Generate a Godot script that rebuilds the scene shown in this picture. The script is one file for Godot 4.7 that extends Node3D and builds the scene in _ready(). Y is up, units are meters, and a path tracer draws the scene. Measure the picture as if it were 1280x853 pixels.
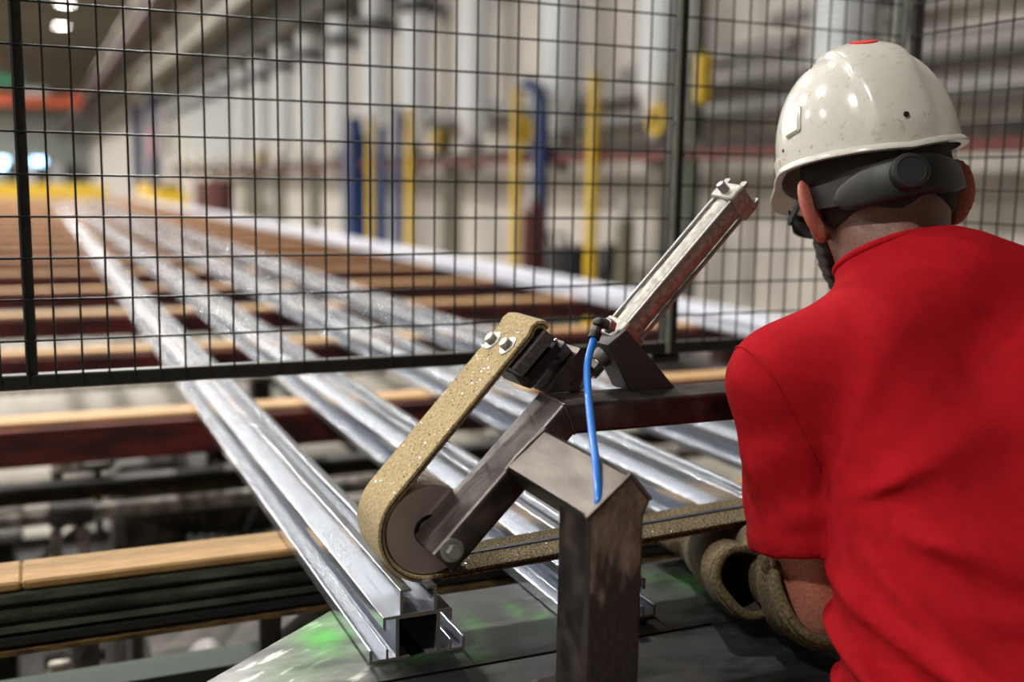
extends Node3D

const FLOOR := -1.0
var M := {}
var counts := {}

# ---------------------------------------------------------------- mesh builder
class MB:
	var v := PackedVector3Array()
	func tri(a: Vector3, b: Vector3, c: Vector3) -> void:
		v.push_back(a); v.push_back(b); v.push_back(c)
	func quad(a: Vector3, b: Vector3, c: Vector3, d: Vector3) -> void:
		tri(a, b, c); tri(a, c, d)
	func join(o: MB, x := Transform3D()) -> MB:
		for p in o.v: v.push_back(x * p)
		return self
	# box with chamfered edges, centre c
	func box(c: Vector3, s: Vector3, bev := 0.0, basis := Basis()) -> MB:
		var h := s / 2.0
		if bev <= 0.0:
			var p: Array[Vector3] = []
			for i in 8: p.append(c + basis * Vector3(h.x if i & 1 else -h.x, h.y if i & 2 else -h.y, h.z if i & 4 else -h.z))
			quad(p[4], p[5], p[7], p[6]); quad(p[1], p[0], p[2], p[3]); quad(p[5], p[1], p[3], p[7])
			quad(p[0], p[4], p[6], p[2]); quad(p[6], p[7], p[3], p[2]); quad(p[0], p[1], p[5], p[4])
			return self
		var poly := PackedVector2Array([Vector2(-h.x + bev, -h.y), Vector2(h.x - bev, -h.y), Vector2(h.x, -h.y + bev), Vector2(h.x, h.y - bev), Vector2(h.x - bev, h.y), Vector2(-h.x + bev, h.y), Vector2(-h.x, h.y - bev), Vector2(-h.x, -h.y + bev)])
		prism(poly, -h.z, h.z, Transform3D(basis, c), bev)
		return self
	# polygon (counter-clockwise in x,y) extruded along local z from z0 to z1; bev shrinks the end rims
	func prism(poly: PackedVector2Array, z0: float, z1: float, x := Transform3D(), bev := 0.0, caps := true) -> MB:
		var n := poly.size()
		var big := PackedVector2Array()
		for p in poly: big.push_back(p * 1000.0)
		var idx := Geometry2D.triangulate_polygon(big)
		var ctr := Vector2.ZERO
		for p in poly: ctr += p
		ctr /= n
		var rings := []
		var zs := [[z0, 0.0], [z1, 0.0]] if bev <= 0.0 else [[z0, bev], [z0 + bev, 0.0], [z1 - bev, 0.0], [z1, bev]]
		for zz in zs:
			var ring := PackedVector3Array()
			for p in poly:
				var q: Vector2 = p
				if zz[1] > 0.0:
					var d: Vector2 = p - ctr
					q = p - Vector2(signf(d.x) * minf(zz[1], absf(d.x)), signf(d.y) * minf(zz[1], absf(d.y)))
				ring.push_back(x * Vector3(q.x, q.y, zz[0]))
			rings.append(ring)
		for k in rings.size() - 1:
			for i in n:
				var j := (i + 1) % n
				quad(rings[k][i], rings[k][j], rings[k + 1][j], rings[k + 1][i])
		if caps:
			var lo: PackedVector3Array = rings[0]
			var hi: PackedVector3Array = rings[-1]
			for t in range(0, idx.size(), 3):
				var a := idx[t]; var b := idx[t + 1]; var c := idx[t + 2]
				if (poly[b] - poly[a]).cross(poly[c] - poly[a]) < 0.0:
					var s := b; b = c; c = s
				tri(hi[a], hi[b], hi[c]); tri(lo[a], lo[c], lo[b])
		return self
	# sweep of a circle along a path, radius a number or one per point
	func tube(path: Array, r, n := 10, caps := true) -> MB:
		var rings := []
		var side := Vector3.ZERO
		for i in path.size():
			var d: Vector3 = (path[mini(i + 1, path.size() - 1)] - path[maxi(i - 1, 0)]).normalized()
			if side == Vector3.ZERO:
				side = d.cross(Vector3(0.31, 0.2, 0.93)) if absf(d.dot(Vector3(0.31, 0.2, 0.93).normalized())) < 0.9 else d.cross(Vector3.UP)
			side = (side - d * side.dot(d)).normalized()
			var up := d.cross(side)
			var rr: float = r if r is float else r[i]
			var ring := PackedVector3Array()
			for k in n:
				var a := TAU * k / n
				ring.push_back(path[i] + (side * cos(a) + up * sin(a)) * rr)
			rings.append(ring)
		for i in rings.size() - 1:
			for k in n:
				var j := (k + 1) % n
				quad(rings[i][k], rings[i][j], rings[i + 1][j], rings[i + 1][k])
		if caps:
			for k in range(1, n - 1):
				tri(rings[0][0], rings[0][k + 1], rings[0][k])
				tri(rings[-1][0], rings[-1][k], rings[-1][k + 1])
		return self
	# profile of (radius, height) turned round local y
	func lathe(prof: Array, n := 24, x := Transform3D()) -> MB:
		for i in prof.size() - 1:
			for k in n:
				var a := TAU * k / n
				var b := TAU * (k + 1) / n
				var p: Vector2 = prof[i]
				var q: Vector2 = prof[i + 1]
				var p0 := x * Vector3(p.x * cos(a), p.y, -p.x * sin(a))
				var p1 := x * Vector3(p.x * cos(b), p.y, -p.x * sin(b))
				var q0 := x * Vector3(q.x * cos(a), q.y, -q.x * sin(a))
				var q1 := x * Vector3(q.x * cos(b), q.y, -q.x * sin(b))
				if p.x > 1e-6: tri(p0, p1, q1)
				if q.x > 1e-6: tri(p0, q1, q0)
		return self
	# grid of points rows x cols; outward when (row step) x (col step) points out
	func grid(g: Array, closed_cols := false) -> MB:
		for i in g.size() - 1:
			var n: int = g[i].size()
			for k in (n if closed_cols else n - 1):
				var j := (k + 1) % n
				quad(g[i][k], g[i + 1][k], g[i + 1][j], g[i][j])
		return self
	func mesh(angle := 40.0) -> ArrayMesh:
		var nt := v.size() / 3
		var fn := PackedVector3Array(); fn.resize(nt)
		var at := {}
		for t in nt:
			var c := (v[t * 3 + 1] - v[t * 3]).cross(v[t * 3 + 2] - v[t * 3])
			fn[t] = c
			for k in 3:
				var key := Vector3i((v[t * 3 + k] * 200000.0).round())
				if at.has(key): at[key].push_back(t)
				else: at[key] = PackedInt32Array([t])
		var lim := cos(deg_to_rad(angle))
		var pos := PackedVector3Array(); pos.resize(nt * 3)
		var nor := PackedVector3Array(); nor.resize(nt * 3)
		var order := [0, 2, 1]
		for t in nt:
			var f := fn[t].normalized()
			for k in 3:
				var p := v[t * 3 + order[k]]
				var s := Vector3.ZERO
				for u in at[Vector3i((p * 200000.0).round())]:
					if fn[u].normalized().dot(f) >= lim: s += fn[u]
				pos[t * 3 + k] = p
				nor[t * 3 + k] = s.normalized() if s.length_squared() > 0.0 else Vector3.UP
		var arr := []
		arr.resize(Mesh.ARRAY_MAX)
		arr[Mesh.ARRAY_VERTEX] = pos
		arr[Mesh.ARRAY_NORMAL] = nor
		var m := ArrayMesh.new()
		m.add_surface_from_arrays(Mesh.PRIMITIVE_TRIANGLES, arr)
		return m

# ---------------------------------------------------------------- naming helpers
func numbered(called: String) -> String:
	var n: int = counts.get(called, 0)
	counts[called] = n + 1
	return called if n == 0 else "%s_%03d" % [called, n]

func tag(o: Node, label: String, category: String, group := "", kind := "") -> Node:
	o.set_meta("label", label)
	o.set_meta("category", category)
	if group: o.set_meta("group", group)
	if kind: o.set_meta("kind", kind)
	return o

func thing(called: String, label: String, category: String, at := Vector3.ZERO, group := "") -> Node3D:
	var o := Node3D.new()
	o.name = numbered(called)
	o.position = at
	add_child(o)
	tag(o, label, category, group)
	return o

# mesh given in world coordinates; goes under parent (a thing without turn) with the parent's place taken off
func put(called: String, mb, mat: Material, parent: Node3D = null, angle := 40.0) -> MeshInstance3D:
	var o := MeshInstance3D.new()
	o.mesh = mb.mesh(angle) if mb is MB else mb
	o.material_override = null
	for s in o.mesh.get_surface_count(): o.mesh.surface_set_material(s, mat) if o.mesh is ArrayMesh else null
	if not o.mesh is ArrayMesh: o.mesh.material = mat
	if parent:
		o.name = called
		parent.add_child(o, true)
		var off := Vector3.ZERO
		var q: Node = parent
		while q is Node3D and q != self:
			off += q.position
			q = q.get_parent()
		o.position = -off
	else:
		o.name = numbered(called)
		add_child(o)
	return o

func struct(called: String, mb, mat: Material) -> MeshInstance3D:
	var o := put(called, mb, mat)
	o.set_meta("kind", "structure")
	return o

func part(called: String, mesh: Mesh, parent: Node3D, at := Vector3.ZERO) -> MeshInstance3D:
	var o := MeshInstance3D.new()
	o.mesh = mesh
	o.name = called
	o.position = at
	parent.add_child(o, true)
	return o

func copy(o: Node3D, label := "") -> Node3D:
	var c: Node3D = o.duplicate()
	c.name = numbered(String(o.name).rstrip("0123456789").trim_suffix("_"))
	add_child(c)
	if label: c.set_meta("label", label)
	return c

func rrect(w: float, h: float, r: float, n := 3) -> PackedVector2Array:
	var out := PackedVector2Array()
	for c in [[1, -1, -PI / 2], [1, 1, 0.0], [-1, 1, PI / 2], [-1, -1, PI]]:
		for i in n + 1:
			var a: float = c[2] + PI / 2 * i / n
			out.push_back(Vector2(c[0] * (w / 2 - r), c[1] * (h / 2 - r)) + Vector2(cos(a), sin(a)) * r)
	return out

# frame whose local z runs from a to b
func along(a: Vector3, b: Vector3, upish := Vector3.UP) -> Transform3D:
	var z := (b - a).normalized()
	var x := upish.cross(z).normalized()
	return Transform3D(Basis(x, z.cross(x), z), a)

# frame whose local y runs from a to b
func yalong(a: Vector3, b: Vector3) -> Transform3D:
	var y := (b - a).normalized()
	var x := y.cross(Vector3(0.2, 0.1, 0.97)).normalized()
	return Transform3D(Basis(x, y, x.cross(y)), a)

func rod(a: Vector3, b: Vector3, r: float, n := 12) -> MB:
	return MB.new().tube([a, b], r, n)

# ---------------------------------------------------------------- materials
func noise_tex(freq: float, octaves := 4, colors := [], offsets := [], seed_ := 1, size := 512, kind := FastNoiseLite.TYPE_SIMPLEX_SMOOTH) -> NoiseTexture2D:
	var n := FastNoiseLite.new()
	n.seed = seed_
	n.noise_type = kind
	n.frequency = freq
	n.fractal_octaves = octaves
	var t := NoiseTexture2D.new()
	t.width = size; t.height = size
	t.seamless = true
	t.noise = n
	if colors.size():
		var g := Gradient.new()
		g.offsets = PackedFloat32Array(offsets)
		g.colors = PackedColorArray(colors)
		t.color_ramp = g
	return t

func normal_tex(freq: float, octaves: int, strength: float, seed_ := 5) -> NoiseTexture2D:
	var t := noise_tex(freq, octaves, [], [], seed_)
	t.as_normal_map = true
	t.bump_strength = strength
	return t

func mat(called: String, col: Color, rough := 0.6, metal := 0.0) -> StandardMaterial3D:
	var m := StandardMaterial3D.new()
	m.resource_name = called
	m.albedo_color = col
	m.roughness = rough
	m.metallic = metal
	M[called] = m
	return m

func tri_map(m: StandardMaterial3D, tex: Texture2D, scale: Vector3, world := true) -> StandardMaterial3D:
	m.albedo_texture = tex
	m.uv1_triplanar = true
	m.uv1_world_triplanar = world
	m.uv1_scale = scale
	return m

func norm_map(m: StandardMaterial3D, tex: Texture2D, s: float) -> void:
	m.normal_enabled = true
	m.normal_texture = tex
	m.normal_scale = s

func g(x: float) -> Color: return Color(x, x, x)

func make_materials() -> void:
	var m: StandardMaterial3D
	var blot := noise_tex(0.012, 5, [Color(0.45, 0.42, 0.40), Color(0.75, 0.72, 0.70), Color(1, 0.99, 0.98)], [0.2, 0.5, 0.8], 3)
	var fine := noise_tex(0.08, 4, [g(0.62), g(0.85), g(1)], [0.2, 0.5, 0.8], 8)
	var fine_n := normal_tex(0.06, 4, 6.0, 11)
	var coarse_n := normal_tex(0.02, 5, 8.0, 12)
	# raw steel tube: dark mill scale with brown and bare patches
	var scale_tex := noise_tex(0.010, 5, [Color(0.24, 0.21, 0.205), Color(0.29, 0.26, 0.255), Color(0.34, 0.31, 0.30), Color(0.42, 0.39, 0.37)], [0.2, 0.45, 0.62, 0.9], 21)
	var rough_tex := noise_tex(0.02, 4, [g(0.5), g(0.6), g(0.72)], [0.2, 0.5, 0.8], 22)
	m = tri_map(mat("raw_steel", g(1.0), 0.62, 0.85), scale_tex, Vector3(3.1, 3.1, 3.1))
	m.roughness_texture = rough_tex
	norm_map(m, fine_n, 0.05)
	m = tri_map(mat("worn_steel", g(0.88), 0.36, 0.85), noise_tex(0.012, 5, [Color(0.33, 0.31, 0.295), Color(0.38, 0.355, 0.34), Color(0.45, 0.425, 0.41)], [0.25, 0.5, 0.8], 24), Vector3(6.0, 6.0, 1.2))
	m.albedo_color = g(1.0)
	m = mat("weld", Color(0.40, 0.37, 0.35), 0.38, 0.95)
	m = tri_map(mat("cast_dark", g(1.0), 0.5, 0.4), noise_tex(0.05, 4, [Color(0.29, 0.27, 0.26), Color(0.35, 0.33, 0.315), Color(0.43, 0.40, 0.38)], [0.25, 0.55, 0.85], 25), Vector3(5, 5, 5))
	norm_map(m, coarse_n, 0.3)
	mat("bracket_dark", Color(0.20, 0.185, 0.18), 0.6, 0.2)
	mat("aluminium_painted_glare", Color(0.82, 0.835, 0.88), 0.38, 0.55)  # paler, less metallic aluminium; the bright reflections are put into the colour
	mat("rail_green", Color(0.17, 0.22, 0.185), 0.75)
	m = mat("turned_steel", Color(0.74, 0.69, 0.66), 0.42, 0.85)
	m = mat("bolt_steel", Color(0.66, 0.66, 0.66), 0.35, 0.95)
	m = tri_map(mat("zinc", Color(0.75, 0.75, 0.74), 0.45, 0.9), fine, Vector3(20, 20, 20))
	m = tri_map(mat("cylinder_metal", g(1.0), 0.5, 0.6), noise_tex(0.03, 5, [Color(0.52, 0.505, 0.48), Color(0.62, 0.60, 0.575), Color(0.72, 0.71, 0.69)], [0.2, 0.5, 0.8], 27), Vector3(6, 6, 6))
	norm_map(m, fine_n, 0.2)
	# aluminium: drawn streaks along z
	m = tri_map(mat("aluminium", Color(0.76, 0.785, 0.83), 0.21, 0.85), noise_tex(0.05, 3, [g(0.86), g(0.95), g(1)], [0.2, 0.5, 0.8], 31), Vector3(30, 30, 0.6))
	norm_map(m, normal_tex(0.03, 2, 2.0, 32), 0.11)
	m.clearcoat_enabled = true; m.clearcoat = 0.7; m.clearcoat_roughness = 0.15
	m = tri_map(mat("sawn_aluminium", Color(0.60, 0.57, 0.55), 0.6, 0.25), fine, Vector3(30, 30, 30))
	# felt
	m = tri_map(mat("felt", g(1.0), 1.0), noise_tex(0.035, 6, [Color(0.46, 0.39, 0.27), Color(0.64, 0.56, 0.40), Color(0.71, 0.63, 0.46), Color(0.79, 0.72, 0.56)], [0.16, 0.38, 0.6, 0.9], 41), Vector3(14, 14, 14))
	m.heightmap_enabled = false
	norm_map(m, normal_tex(0.12, 4, 10.0, 42), 0.9)
	m.rim_enabled = true; m.rim = 0.3; m.rim_tint = 0.6
	m = tri_map(mat("felt_dirty", g(1.0), 1.0), noise_tex(0.06, 5, [Color(0.18, 0.15, 0.10), Color(0.36, 0.31, 0.21), Color(0.50, 0.44, 0.31), Color(0.62, 0.57, 0.44)], [0.2, 0.42, 0.6, 0.85], 43), Vector3(8, 8, 8))
	norm_map(m, M.felt.normal_texture, 0.9)
	mat("felt_edge", Color(0.34, 0.24, 0.11), 0.95)
	mat("felt_seam", Color(0.14, 0.10, 0.06), 0.95)
	mat("blue_guide", Color(0.03, 0.11, 0.22), 0.5)
	m = mat("chips", Color(0.95, 0.95, 0.93), 0.25, 1.0)
	m = mat("hose_blue", Color(0.0, 0.43, 0.80), 0.18)
	m.clearcoat_enabled = true; m.clearcoat = 0.6
	m = tri_map(mat("black_powder", Color(0.055, 0.058, 0.06), 0.5), fine, Vector3(9, 9, 9))
	mat("wire_dark", Color(0.075, 0.085, 0.085), 0.42, 0.3)
	mat("post_green", Color(0.50, 0.53, 0.48), 0.5)
	# wood lath, maroon paint
	m = tri_map(mat("wood_lath", g(1.0), 0.7), noise_tex(0.03, 4, [Color(0.64, 0.49, 0.31), Color(0.69, 0.545, 0.36), Color(0.74, 0.60, 0.41)], [0.2, 0.5, 0.8], 51), Vector3(0.9, 9, 9))
	m = tri_map(mat("wood_worn", g(1.0), 0.75), noise_tex(0.03, 4, [Color(0.56, 0.43, 0.25), Color(0.61, 0.475, 0.285), Color(0.66, 0.52, 0.325)], [0.2, 0.5, 0.8], 52), Vector3(0.9, 9, 9))
	mat("wood_stain", Color(0.42, 0.33, 0.21), 0.8)
	m = tri_map(mat("maroon", Color(0.40, 0.125, 0.105), 0.5), blot, Vector3(0.8, 3, 3))
	m = tri_map(mat("maroon_light", Color(0.55, 0.30, 0.27), 0.5), blot, Vector3(0.8, 3, 3))
	m = tri_map(mat("green_black", Color(0.31, 0.36, 0.31), 0.42, 0.1), blot, Vector3(1.2, 4, 4))
	mat("rubber_black", Color(0.025, 0.025, 0.025), 0.7)
	m = tri_map(mat("ochre", Color(0.42, 0.33, 0.14), 0.8), blot, Vector3(3, 3, 3))
	m = tri_map(mat("machine_grey", Color(0.36, 0.35, 0.33), 0.6), blot, Vector3(2, 2, 2))
	m = tri_map(mat("machine_dark", Color(0.19, 0.18, 0.17), 0.7), blot, Vector3(2, 2, 2))
	m = tri_map(mat("pipe_white", Color(0.84, 0.83, 0.80), 0.45), blot, Vector3(3, 3, 3))
	mat("cable_black", Color(0.03, 0.03, 0.03), 0.6)
	# building
	m = tri_map(mat("concrete", Color(0.56, 0.54, 0.50), 0.75), noise_tex(0.015, 5, [g(0.84), g(0.92), g(1.0)], [0.2, 0.5, 0.8], 61), Vector3(0.5, 0.5, 0.5))
	m = tri_map(mat("wall_paint", Color(0.785, 0.76, 0.735), 0.85), noise_tex(0.008, 4, [g(0.94), g(0.97), g(1.0)], [0.2, 0.5, 0.8], 62), Vector3(0.3, 0.3, 0.3))
	mat("wall_far_paint", Color(0.70, 0.72, 0.70), 0.85)
	m = tri_map(mat("roof_deck", Color(0.72, 0.69, 0.63), 0.9), blot, Vector3(0.3, 0.3, 0.3))
	mat("truss_paint", Color(0.46, 0.44, 0.40), 0.7)
	mat("crane_maroon", Color(0.20, 0.065, 0.065), 0.7)
	mat("runway_beige", Color(0.40, 0.38, 0.34), 0.7)
	m = tri_map(mat("trunk_olive", Color(0.27, 0.255, 0.205), 0.7), blot, Vector3(0.7, 0.7, 0.7))
	m = mat("duct_silver", Color(0.93, 0.95, 0.97), 0.34, 0.65)
	mat("duct_ring", Color(0.16, 0.155, 0.15), 0.6)
	m = mat("column_grey", Color(0.44, 0.43, 0.38), 0.6)
	m = tri_map(mat("shelf_dust", Color(0.25, 0.21, 0.195), 0.85), blot, Vector3(1, 1, 1))
	mat("red_oxide", Color(0.34, 0.125, 0.09), 0.7)
	mat("yellow", Color(0.76, 0.62, 0.04), 0.45)
	mat("yellow_dark", Color(0.42, 0.35, 0.04), 0.6)
	mat("blue", Color(0.05, 0.16, 0.34), 0.45)
	mat("drum_brown", Color(0.26, 0.085, 0.06), 0.6)
	mat("bottle_red", Color(0.24, 0.035, 0.03), 0.4)
	mat("pipe_grey", Color(0.50, 0.49, 0.48), 0.5, 0.2)
	mat("olive", Color(0.30, 0.28, 0.20), 0.6)
	mat("navy", Color(0.03, 0.045, 0.10), 0.5)
	mat("orange", Color(0.75, 0.30, 0.13), 0.5)
	mat("sign_green", Color(0.10, 0.42, 0.28), 0.5)
	mat("sign_red", Color(0.65, 0.05, 0.14), 0.5)
	mat("white_panel", Color(0.78, 0.79, 0.80), 0.5)
	m = mat("lamp_glow", Color(1, 1, 1), 0.5)
	m.emission_enabled = true; m.emission = Color(1.0, 0.98, 0.94); m.emission_energy_multiplier = 25.0
	m = mat("window_glow", Color(0.8, 0.9, 1.0), 0.3)
	m.emission_enabled = true; m.emission = Color(0.62, 0.82, 1.0); m.emission_energy_multiplier = 9.0
	mat("lamp_housing", Color(0.35, 0.36, 0.37), 0.4, 0.6)
	# person
	m = tri_map(mat("shirt_red", Color(0.63, 0.08, 0.115), 0.95), noise_tex(0.02, 4, [g(0.90), g(0.97), g(1.0)], [0.2, 0.5, 0.8], 71), Vector3(4, 4, 4))
	norm_map(m, normal_tex(0.25, 2, 3.0, 72), 0.25)
	m.metallic_specular = 0.2
	m = tri_map(mat("skin", g(1.0), 0.55), noise_tex(0.05, 4, [Color(0.86, 0.74, 0.70), Color(0.95, 0.88, 0.86), g(1)], [0.2, 0.5, 0.8], 73), Vector3(9, 9, 9))
	m.vertex_color_use_as_albedo = true
	m.subsurf_scatter_enabled = true; m.subsurf_scatter_strength = 0.12
	norm_map(m, normal_tex(0.2, 3, 4.0, 74), 0.25)
	m = tri_map(mat("hair", g(1.0), 0.8), noise_tex(0.15, 3, [Color(0.05, 0.03, 0.02), Color(0.12, 0.075, 0.05), Color(0.22, 0.14, 0.09)], [0.25, 0.5, 0.85], 75), Vector3(14, 14, 14))
	norm_map(m, normal_tex(0.2, 3, 10.0, 76), 1.0)
	m = tri_map(mat("trousers", Color(0.10, 0.11, 0.13), 0.9), fine, Vector3(9, 9, 9))
	mat("shoe_black", Color(0.03, 0.03, 0.03), 0.6)
	m = tri_map(mat("glove_olive", g(1.0), 0.95), noise_tex(0.06, 4, [Color(0.20, 0.165, 0.10), Color(0.33, 0.28, 0.18), Color(0.44, 0.38, 0.26)], [0.25, 0.5, 0.8], 77), Vector3(6, 6, 6))
	norm_map(m, normal_tex(0.2, 2, 6.0, 78), 0.6)
	mat("glove_lining", Color(0.16, 0.12, 0.10), 0.95)
	m = tri_map(mat("hat_white", Color(0.79, 0.78, 0.75), 0.16), noise_tex(0.03, 5, [Color(0.78, 0.74, 0.67), Color(0.95, 0.94, 0.92), g(1), g(1)], [0.05, 0.2, 0.34, 1.0], 79), Vector3(5, 5, 5))
	m.clearcoat_enabled = true; m.clearcoat = 0.5
	mat("sticker_red", Color(0.80, 0.05, 0.04), 0.5)
	m = tri_map(mat("hat_black", Color(0.045, 0.047, 0.05), 0.5), fine, Vector3(12, 12, 12))
	mat("knob_grey", Color(0.085, 0.088, 0.092), 0.5)
	mat("hole_black", Color(0.01, 0.01, 0.01), 0.9)
	mat("eye_white", Color(0.85, 0.83, 0.80), 0.3)
	mat("lens_blue", Color(0.03, 0.06, 0.16), 0.15)


# ---------------------------------------------------------------- distance fields and surface nets
func cap(p: Vector3, a: Vector3, b: Vector3, ra: float, rb: float) -> float:
	var ab := b - a
	var t := clampf((p - a).dot(ab) / ab.length_squared(), 0.0, 1.0)
	return (p - a - ab * t).length() - lerpf(ra, rb, t)

func ell(p: Vector3, c: Vector3, r: Vector3) -> float:
	var q := (p - c) / r
	var k0 := q.length()
	var k1 := (q / r).length()
	return k0 * (k0 - 1.0) / maxf(k1, 1e-6)

func smin(a: float, b: float, k: float) -> float:
	var h := maxf(k - absf(a - b), 0.0) / k
	return minf(a, b) - h * h * k * 0.25

func smax(a: float, b: float, k: float) -> float:
	return -smin(-a, -b, k)

# [points, indices] of the zero surface of f inside lo..hi; slack covers fields that are not quite distances
func nets(f: Callable, lo: Vector3, hi: Vector3, cell: float, slack := 1.3) -> Array:
	var B := 4
	var nb := Vector3i(((hi - lo) / (cell * B)).ceil()) + Vector3i.ONE
	var n := nb * B + Vector3i.ONE
	var sy := n.x
	var sz := n.x * n.y
	var val := PackedFloat32Array()
	val.resize(n.x * n.y * n.z)
	val.fill(1e9)
	var vid := PackedInt32Array()
	vid.resize(n.x * n.y * n.z)
	vid.fill(-1)
	var blocks: Array[Vector3i] = []
	var reach := cell * B * 0.87 * slack
	for z in nb.z:
		for y in nb.y:
			for x in nb.x:
				var c := lo + (Vector3(x, y, z) + Vector3(0.5, 0.5, 0.5)) * cell * B
				if absf(f.call(c)) < reach: blocks.append(Vector3i(x, y, z) * B)
	var pts := PackedVector3Array()
	var cells := PackedInt32Array()
	var corner := PackedInt32Array([0, 1, sy, sy + 1, sz, sz + 1, sz + sy, sz + sy + 1])
	var edges := [[0, 1], [2, 3], [4, 5], [6, 7], [0, 2], [1, 3], [4, 6], [5, 7], [0, 4], [1, 5], [2, 6], [3, 7]]
	for b in blocks:
		for z in B + 1:
			for y in B + 1:
				for x in B + 1:
					var q := b + Vector3i(x, y, z)
					var i := q.x + q.y * sy + q.z * sz
					if val[i] > 1e8: val[i] = f.call(lo + Vector3(q) * cell)
	var offs: Array[Vector3] = []
	for k in 8: offs.append(Vector3(k & 1, (k >> 1) & 1, (k >> 2) & 1))
	for b in blocks:
		for z in B:
			for y in B:
				for x in B:
					var q := b + Vector3i(x, y, z)
					var i := q.x + q.y * sy + q.z * sz
					var neg := 0
					for k in 8:
						if val[i + corner[k]] < 0.0: neg += 1
					if neg == 0 or neg == 8: continue
					var s := Vector3.ZERO
					var m := 0
					for e in edges:
						var a := val[i + corner[e[0]]]
						var c := val[i + corner[e[1]]]
						if (a < 0.0) != (c < 0.0):
							s += offs[e[0]].lerp(offs[e[1]], a / (a - c))
							m += 1
					vid[i] = pts.size()
					pts.push_back(lo + (Vector3(q) + s / m) * cell)
					cells.push_back(i)
	var idx := PackedInt32Array()
	for i in cells:
		for ax in 3:
			var d: int = [1, sy, sz][ax]
			var e: int = [sy, sz, 1][ax]
			var h: int = [sz, 1, sy][ax]
			if val[i + d] > 1e8 or (val[i] < 0.0) == (val[i + d] < 0.0): continue
			if i - e - h < 0: continue
			var a := vid[i]; var b := vid[i - e]; var c := vid[i - e - h]; var g4 := vid[i - h]
			if a < 0 or b < 0 or c < 0 or g4 < 0: continue
			if val[i] < 0.0: idx.append_array([a, c, b, a, g4, c])
			else: idx.append_array([a, b, c, a, c, g4])
	return [pts, idx]

# joins several [points, indices] into one ArrayMesh with smooth normals; tint(point) gives linear vertex colours
func net_mesh(parts: Array, tint = null) -> ArrayMesh:
	var pos := PackedVector3Array()
	var idx := PackedInt32Array()
	for p in parts:
		var off := pos.size()
		pos.append_array(p[0])
		for i in p[1]: idx.push_back(i + off)
	var nor := PackedVector3Array()
	nor.resize(pos.size())
	for t in range(0, idx.size(), 3):
		var c := (pos[idx[t + 2]] - pos[idx[t]]).cross(pos[idx[t + 1]] - pos[idx[t]])
		for k in 3: nor[idx[t + k]] += c
	for i in nor.size(): nor[i] = nor[i].normalized()
	var arr := []
	arr.resize(Mesh.ARRAY_MAX)
	arr[Mesh.ARRAY_VERTEX] = pos
	arr[Mesh.ARRAY_NORMAL] = nor
	arr[Mesh.ARRAY_INDEX] = idx
	if tint != null:
		var col := PackedColorArray()
		col.resize(pos.size())
		for i in pos.size(): col[i] = tint.call(pos[i])
		arr[Mesh.ARRAY_COLOR] = col
	var m := ArrayMesh.new()
	m.add_surface_from_arrays(Mesh.PRIMITIVE_TRIANGLES, arr)
	return m

# ---------------------------------------------------------------- camera, light, hall
func camera_and_light() -> void:
	var yaw := 0.41799
	var pitch := 0.14401
	var roll := 0.016146
	var fwd := Vector3(sin(yaw) * cos(pitch), -sin(pitch), -cos(yaw) * cos(pitch))
	var right := Vector3(cos(yaw), 0, sin(yaw))
	var up := right.cross(fwd)
	var r2 := right * cos(roll) + up * sin(roll)
	var u2 := -right * sin(roll) + up * cos(roll)
	var cam := Camera3D.new()
	cam.name = "camera"
	add_child(cam)
	cam.transform = Transform3D(Basis(r2, u2, -fwd), Vector3(0, 0.5, 0))
	var at := CameraAttributesPhysical.new()
	at.frustum_focal_length = 24.0 / (2.0 * 426.5 / 1340.6)
	at.frustum_focus_distance = 1.17
	at.frustum_near = 0.05
	at.frustum_far = 400.0
	at.exposure_aperture = 2.25
	cam.attributes = at
	cam.current = true
	var we := WorldEnvironment.new()
	we.name = "world_environment"
	var e := Environment.new()
	e.background_mode = Environment.BG_COLOR
	e.background_color = Color(0.02, 0.02, 0.022)
	e.tonemap_mode = Environment.TONE_MAPPER_LINEAR
	e.tonemap_exposure = 0.94
	e.sdfgi_enabled = true
	e.ssao_enabled = true
	e.ssil_enabled = true
	we.environment = e
	add_child(we)

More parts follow.
